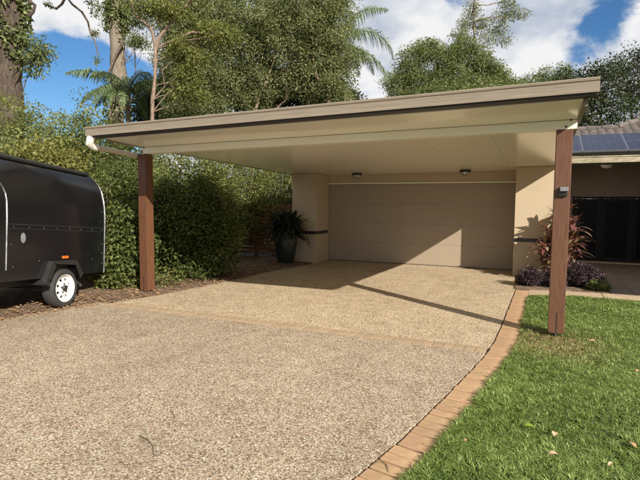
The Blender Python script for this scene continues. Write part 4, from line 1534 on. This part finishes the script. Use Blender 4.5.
def palm(lab, cx, cy, d, fronds, seed, trunk_r=0.16):
    g = at(cx, 203, d)
    root = Vector((g.x, g.y, -0.06))
    t = thing('palm_tree', lab, 'palm', root)
    c = at(cx, cy, d) - root
    rr = random.Random(seed)
    MB().tube(wobble(rr, (0, 0, -0.1), c, 12, 0.01), [trunk_r * (1 - .25 * i / 11) for i in range(12)], 12).build('trunk', 'bark_grey', t, smooth=True)
    rng = np.random.default_rng(seed)
    # directions to the right of the picture and away from the camera
    rx, _ = ray(420, 203)
    lx, _ = ray(220, 203)
    right = (rx - lx)
    right.z = 0
    right.normalize()
    back = Vector((-right.y, right.x, 0))
    for (az, el, ln, bend) in fronds:
        h = right * math.cos(az) + back * math.sin(az)
        pts, p = [], c.copy()
        n = 22
        for i in range(n + 1):
            pts.append(p.copy())
            s_ = i / n
            e = el - bend * s_ ** 1.3
            p = p + (h * math.cos(e) + Vector((0, 0, math.sin(e)))) * (ln / n)
        m = MB().tube(pts[::3] + [pts[-1]], [0.03 * (1 - .8 * i / (len(pts[::3]))) + .004 for i in range(len(pts[::3]) + 1)], 5)
        fr = m.build('frond', 'leaf_palm', t)
        quads, rv = [], []
        side = Vector((-h.y, h.x, 0))
        for i in range(3, n * 4):
            s_ = i / (n * 4)
            a = pts[int(s_ * n)].lerp(pts[min(n, int(s_ * n) + 1)], (s_ * n) % 1)
            tn = (pts[min(n, int(s_ * n) + 1)] - pts[int(s_ * n)]).normalized()
            ll = 0.62 * math.sin(math.pi * (0.15 + 0.80 * s_)) * ln / 3.0
            for sg in (-1, 1):
                dr = (side * sg * rng.uniform(.5, 1.0) + tn * 0.55 + Vector((0, 0, rng.uniform(-.5, .5)))).normalized()
                w = 0.034
                b1 = a + dr * ll * 0.5 + Vector((0, 0, -0.10 * ll))
                b2 = b1 + (dr * 0.5 + Vector((0, 0, -0.85))).normalized() * ll * 0.6
                wv = tn * w * .5
                quads += [a - wv * .6, a + wv * .6, b1 + wv, b1 - wv, b1 - wv, b1 + wv, b2 + wv * .2, b2 - wv * .2]
                rv += [rng.uniform(0, 1)] * 2
        link('leaflet', np_mesh('leaflet', np.array([tuple(q) for q in quads]), 4, 'leaf_palm', rv), fr, 'stuff')
    return t


rr = random.Random(9)
palm('dark feathery palm between grey gum trunk and slender pinkish tree', 128, 92, 20.5,
     [(a * 6.283 / 16 + rr.uniform(-.15, .15), rr.uniform(0.2, 1.35), rr.uniform(1.9, 2.6), rr.uniform(1.2, 2.0)) for a in range(16)], 61, 0.12)
palm('palm with long drooping fronds reaching out right of the large dull green tree', 334, 44, 24.6,
     [(0.05, 0.72, 3.9, 2.35), (-0.30, -0.15, 3.5, 1.1), (0.15, 1.2, 3.6, 1.5), (0.5, 0.2, 3.0, 1.6)]
     + [(a * 0.7 + 0.9, rr.uniform(0.2, 1.1), rr.uniform(2.4, 3.2), rr.uniform(1.4, 2.0)) for a in range(7)], 62)

tree('round_tree', 'rounded mid green tree rising behind the middle of the carport roof', 455, 31, [(455, 140), (455, 100), (452, 70)], 0.22,
     [(412, 62, 14, 16), (428, 50, 11, 10), (445, 58, 16, 16), (464, 50, 13, 11), (480, 62, 14, 12), (494, 76, 13, 10), (398, 84, 12, 14), (420, 84, 18, 16), (448, 84, 20, 18), (474, 84, 18, 16), (506, 86, 12, 9), (520, 92, 10, 8), (460, 100, 50, 14), (408, 102, 20, 12), (492, 98, 20, 9)],
     'leaf_mid', 'bark_plain', 57, 1400, 66, 0.46, 0.135, 0.062, 0.35, limb_r=0.06, sup=12)
te = tree('gum_tree', 'thin sparse gum tree rising above the rounded mid green tree', 478, 40, [(478, 120), (476, 60), (474, 30), (474, 5), (476, -12)], 0.16,
     [(472, 8, 7, 8), (482, 24, 9, 7), (466, 22, 6, 6), (500, 18, 7, 6), (512, 12, 7, 5), (522, 14, 5, 4), (500, 30, 7, 5), (506, 2, 8, 5), (488, 38, 8, 5), (460, 34, 8, 4), (476, -14, 14, 8), (505, 40, 5, 3)],
     'leaf_gum', 'bark_grey', 58, 300, 18, 0.55, 0.22, 0.06, 0.1, 0.8, limb_r=0.05, tips=True)
tree('dark_tree', 'dark open crowned tree just beyond the carport corner', 580, 30, [(582, 160), (581, 120), (584, 95)], 0.20,
     [(560, 86, 14, 10), (590, 92, 26, 26), (578, 116, 22, 18), (604, 74, 22, 18), (612, 110, 24, 20), (600, 128, 30, 12), (572, 78, 10, 8)],
     'leaf_dark', 'bark_plain', 59, 300, 34, 0.5, 0.18, 0.085, 0.15, limb_r=0.06, group='trees behind the solar panels')
tree('dark_tree', 'tall dark tree behind the solar panels at the right', 634, 33, [(634, 160), (632, 110), (630, 84)], 0.22,
     [(634, 60, 22, 14), (620, 72, 18, 14), (645, 80, 24, 22), (632, 104, 26, 18), (650, 50, 20, 10), (625, 90, 14, 12), (680, 60, 40, 30), (690, 100, 40, 26)],
     'leaf_dark', 'bark_plain', 60, 380, 34, 0.5, 0.18, 0.085, 0.15, limb_r=0.06, group='trees behind the solar panels')
for i, (x, y, r, lab) in enumerate(((528, 84, 10, 'small far tree behind the carport roof, next to the rounded tree'),
                                    (545, 76, 10, 'pointed small far tree in the row behind the carport roof'),
                                    (562, 74, 9, 'small far tree in the row, closest to the carport corner'))):
    tree('far_tree', lab, x, 45, [(x, 150), (x, 100)], 0.15, [(x, y + 2, r, 10), (x - 4, y + 14, r + 3, 12), (x + 5, y + 18, r + 3, 12)], 'leaf_mid', 'bark_plain', 70 + i, 130, 34, 0.55, 0.2, 0.09, 0.3, group='far trees behind the carport roof', limb_r=0.06)

# far wooded ridge, a mass behind everything
def wood():
    rng = np.random.default_rng(90)
    bl = []
    for i in range(26):
        x = -160 + i * 40
        d = 60
        c = at(x, 190 + rng.uniform(-6, 6), d)
        bl.append(((c.x, c.y, 1.5), (5.0, 5.0, 5.0 + rng.uniform(-.5, 1))))
    pos, outw, rn = clumps(rng, bl, 1500, 26, 1.1, 0.8, 0.4)
    k = pos[:, 2] > -0.05
    v = leaf_quads(rng, pos[k], 0.5, 0.28, outw[k], .2, .5)
    o = link('woodland', np_mesh('woodland', v, 4, 'leaf_dark', rn[k]), kind='stuff')
    tag(o, 'far dark belt of woodland behind house and trees', 'woodland')


wood()


# ------------------------------------------------------------------ fallen leaves and twigs
def fallen(x, y, ln, wd, rz, mat, lab, z, group=None):
    ln, wd = ln * 0.75, wd * 0.75
    m = MB()
    prof = [0, .35, .85, 1.0, .92, .65, .28, .02]
    n = len(prof)
    for i, w in enumerate(prof):
        t = i / (n - 1)
        zz = 0.010 * math.sin(t * 3.1)
        for sg in (-1, 0, 1):
            m.v.append(((t - .5) * ln, sg * w * wd * .5, zz + abs(sg) * 0.006 * w))
    for i in range(n - 1):
        for j in range(2):
            a = i * 3 + j
            m.f.append((a, a + 1, a + 4, a + 3))
    me = m.mesh('fallen_leaf', mat, smooth=True)
    at_ = me.attributes.new('rnd', 'FLOAT', 'FACE')
    at_.data.foreach_set('value', [0.7] * len(me.polygons))
    o = link('fallen_leaf', me)
    o.location = (x, y, z)
    o.rotation_euler = (0.15, -0.1, rz)
    tag(o, lab, 'leaf', group)


GL = 'fallen leaves on the lawn'
LZ = 0.045
fallen(0.005, 3.62, 0.105, 0.05, 0.2, 'leaf_fresh', 'fresh yellow green leaf lying on the lawn', LZ, GL)
fallen(0.165, 3.57, 0.085, 0.05, 1.4, 'leaf_pale', 'upright pale tan leaf lying on the lawn beside the fresh leaf', LZ, GL)
fallen(0.15, 3.27, 0.085, 0.045, 0.3, 'leaf_pale', 'pale tan leaf lying flat on the near lawn', LZ, GL)
fallen(0.62, 3.62, 0.10, 0.05, 2.2, 'leaf_brown', 'brown curled leaf on the lawn well away from the brick edging', LZ, GL)
fallen(0.46, 3.28, 0.07, 0.03, 0.9, 'leaf_pale', 'narrow pale leaf on the near lawn between brown and tan leaves', LZ, GL)
fallen(0.64, 6.27, 0.09, 0.05, 0.4, 'leaf_pale', 'pale leaf on the grass right beside the timber post', LZ, GL)
fallen(0.92, 5.3, 0.08, 0.045, 1.1, 'leaf_brown', 'brown leaf in mid lawn, beyond the near leaves', LZ, GL)
fallen(-0.375, 3.26, 0.05, 0.03, 0.7, 'leaf_brown', 'small brown leaf at the edge between bricks and grass', 0.02, GL)


def twig(pts, lab, r=0.0035):
    m = MB().tube([(x, y, 0.003 + z) for x, y, z in pts], [r, r * 1.2, r, r * .5][:len(pts)] if len(pts) <= 4 else [r] * len(pts), 6)
    tag(m.build('twig', 'twig', smooth=True), lab, 'twig', 'twigs on the drive')


def gnd(x, y, z=0.0):
    r, _ = ray(x, y)
    t = -CAM_H / r.z
    return (r.x * t, r.y * t, z)


twig([gnd(139, 436), gnd(147, 440, 0.006), gnd(153, 447, 0.006), gnd(154, 456)], 'curved dark twig lying on the pebbled driveway', 0.0032)
twig([gnd(171, 411), gnd(174, 416, 0.004), gnd(175, 419)], 'short straight twig on the driveway just beyond the curved one', 0.003)
twig([(-0.86, 2.76, 0.004), (-0.82, 2.80, 0.010), (-0.78, 2.78, 0.006), (-0.75, 2.71, 0.004)], 'bent twig lying across the brick edging', 0.003)
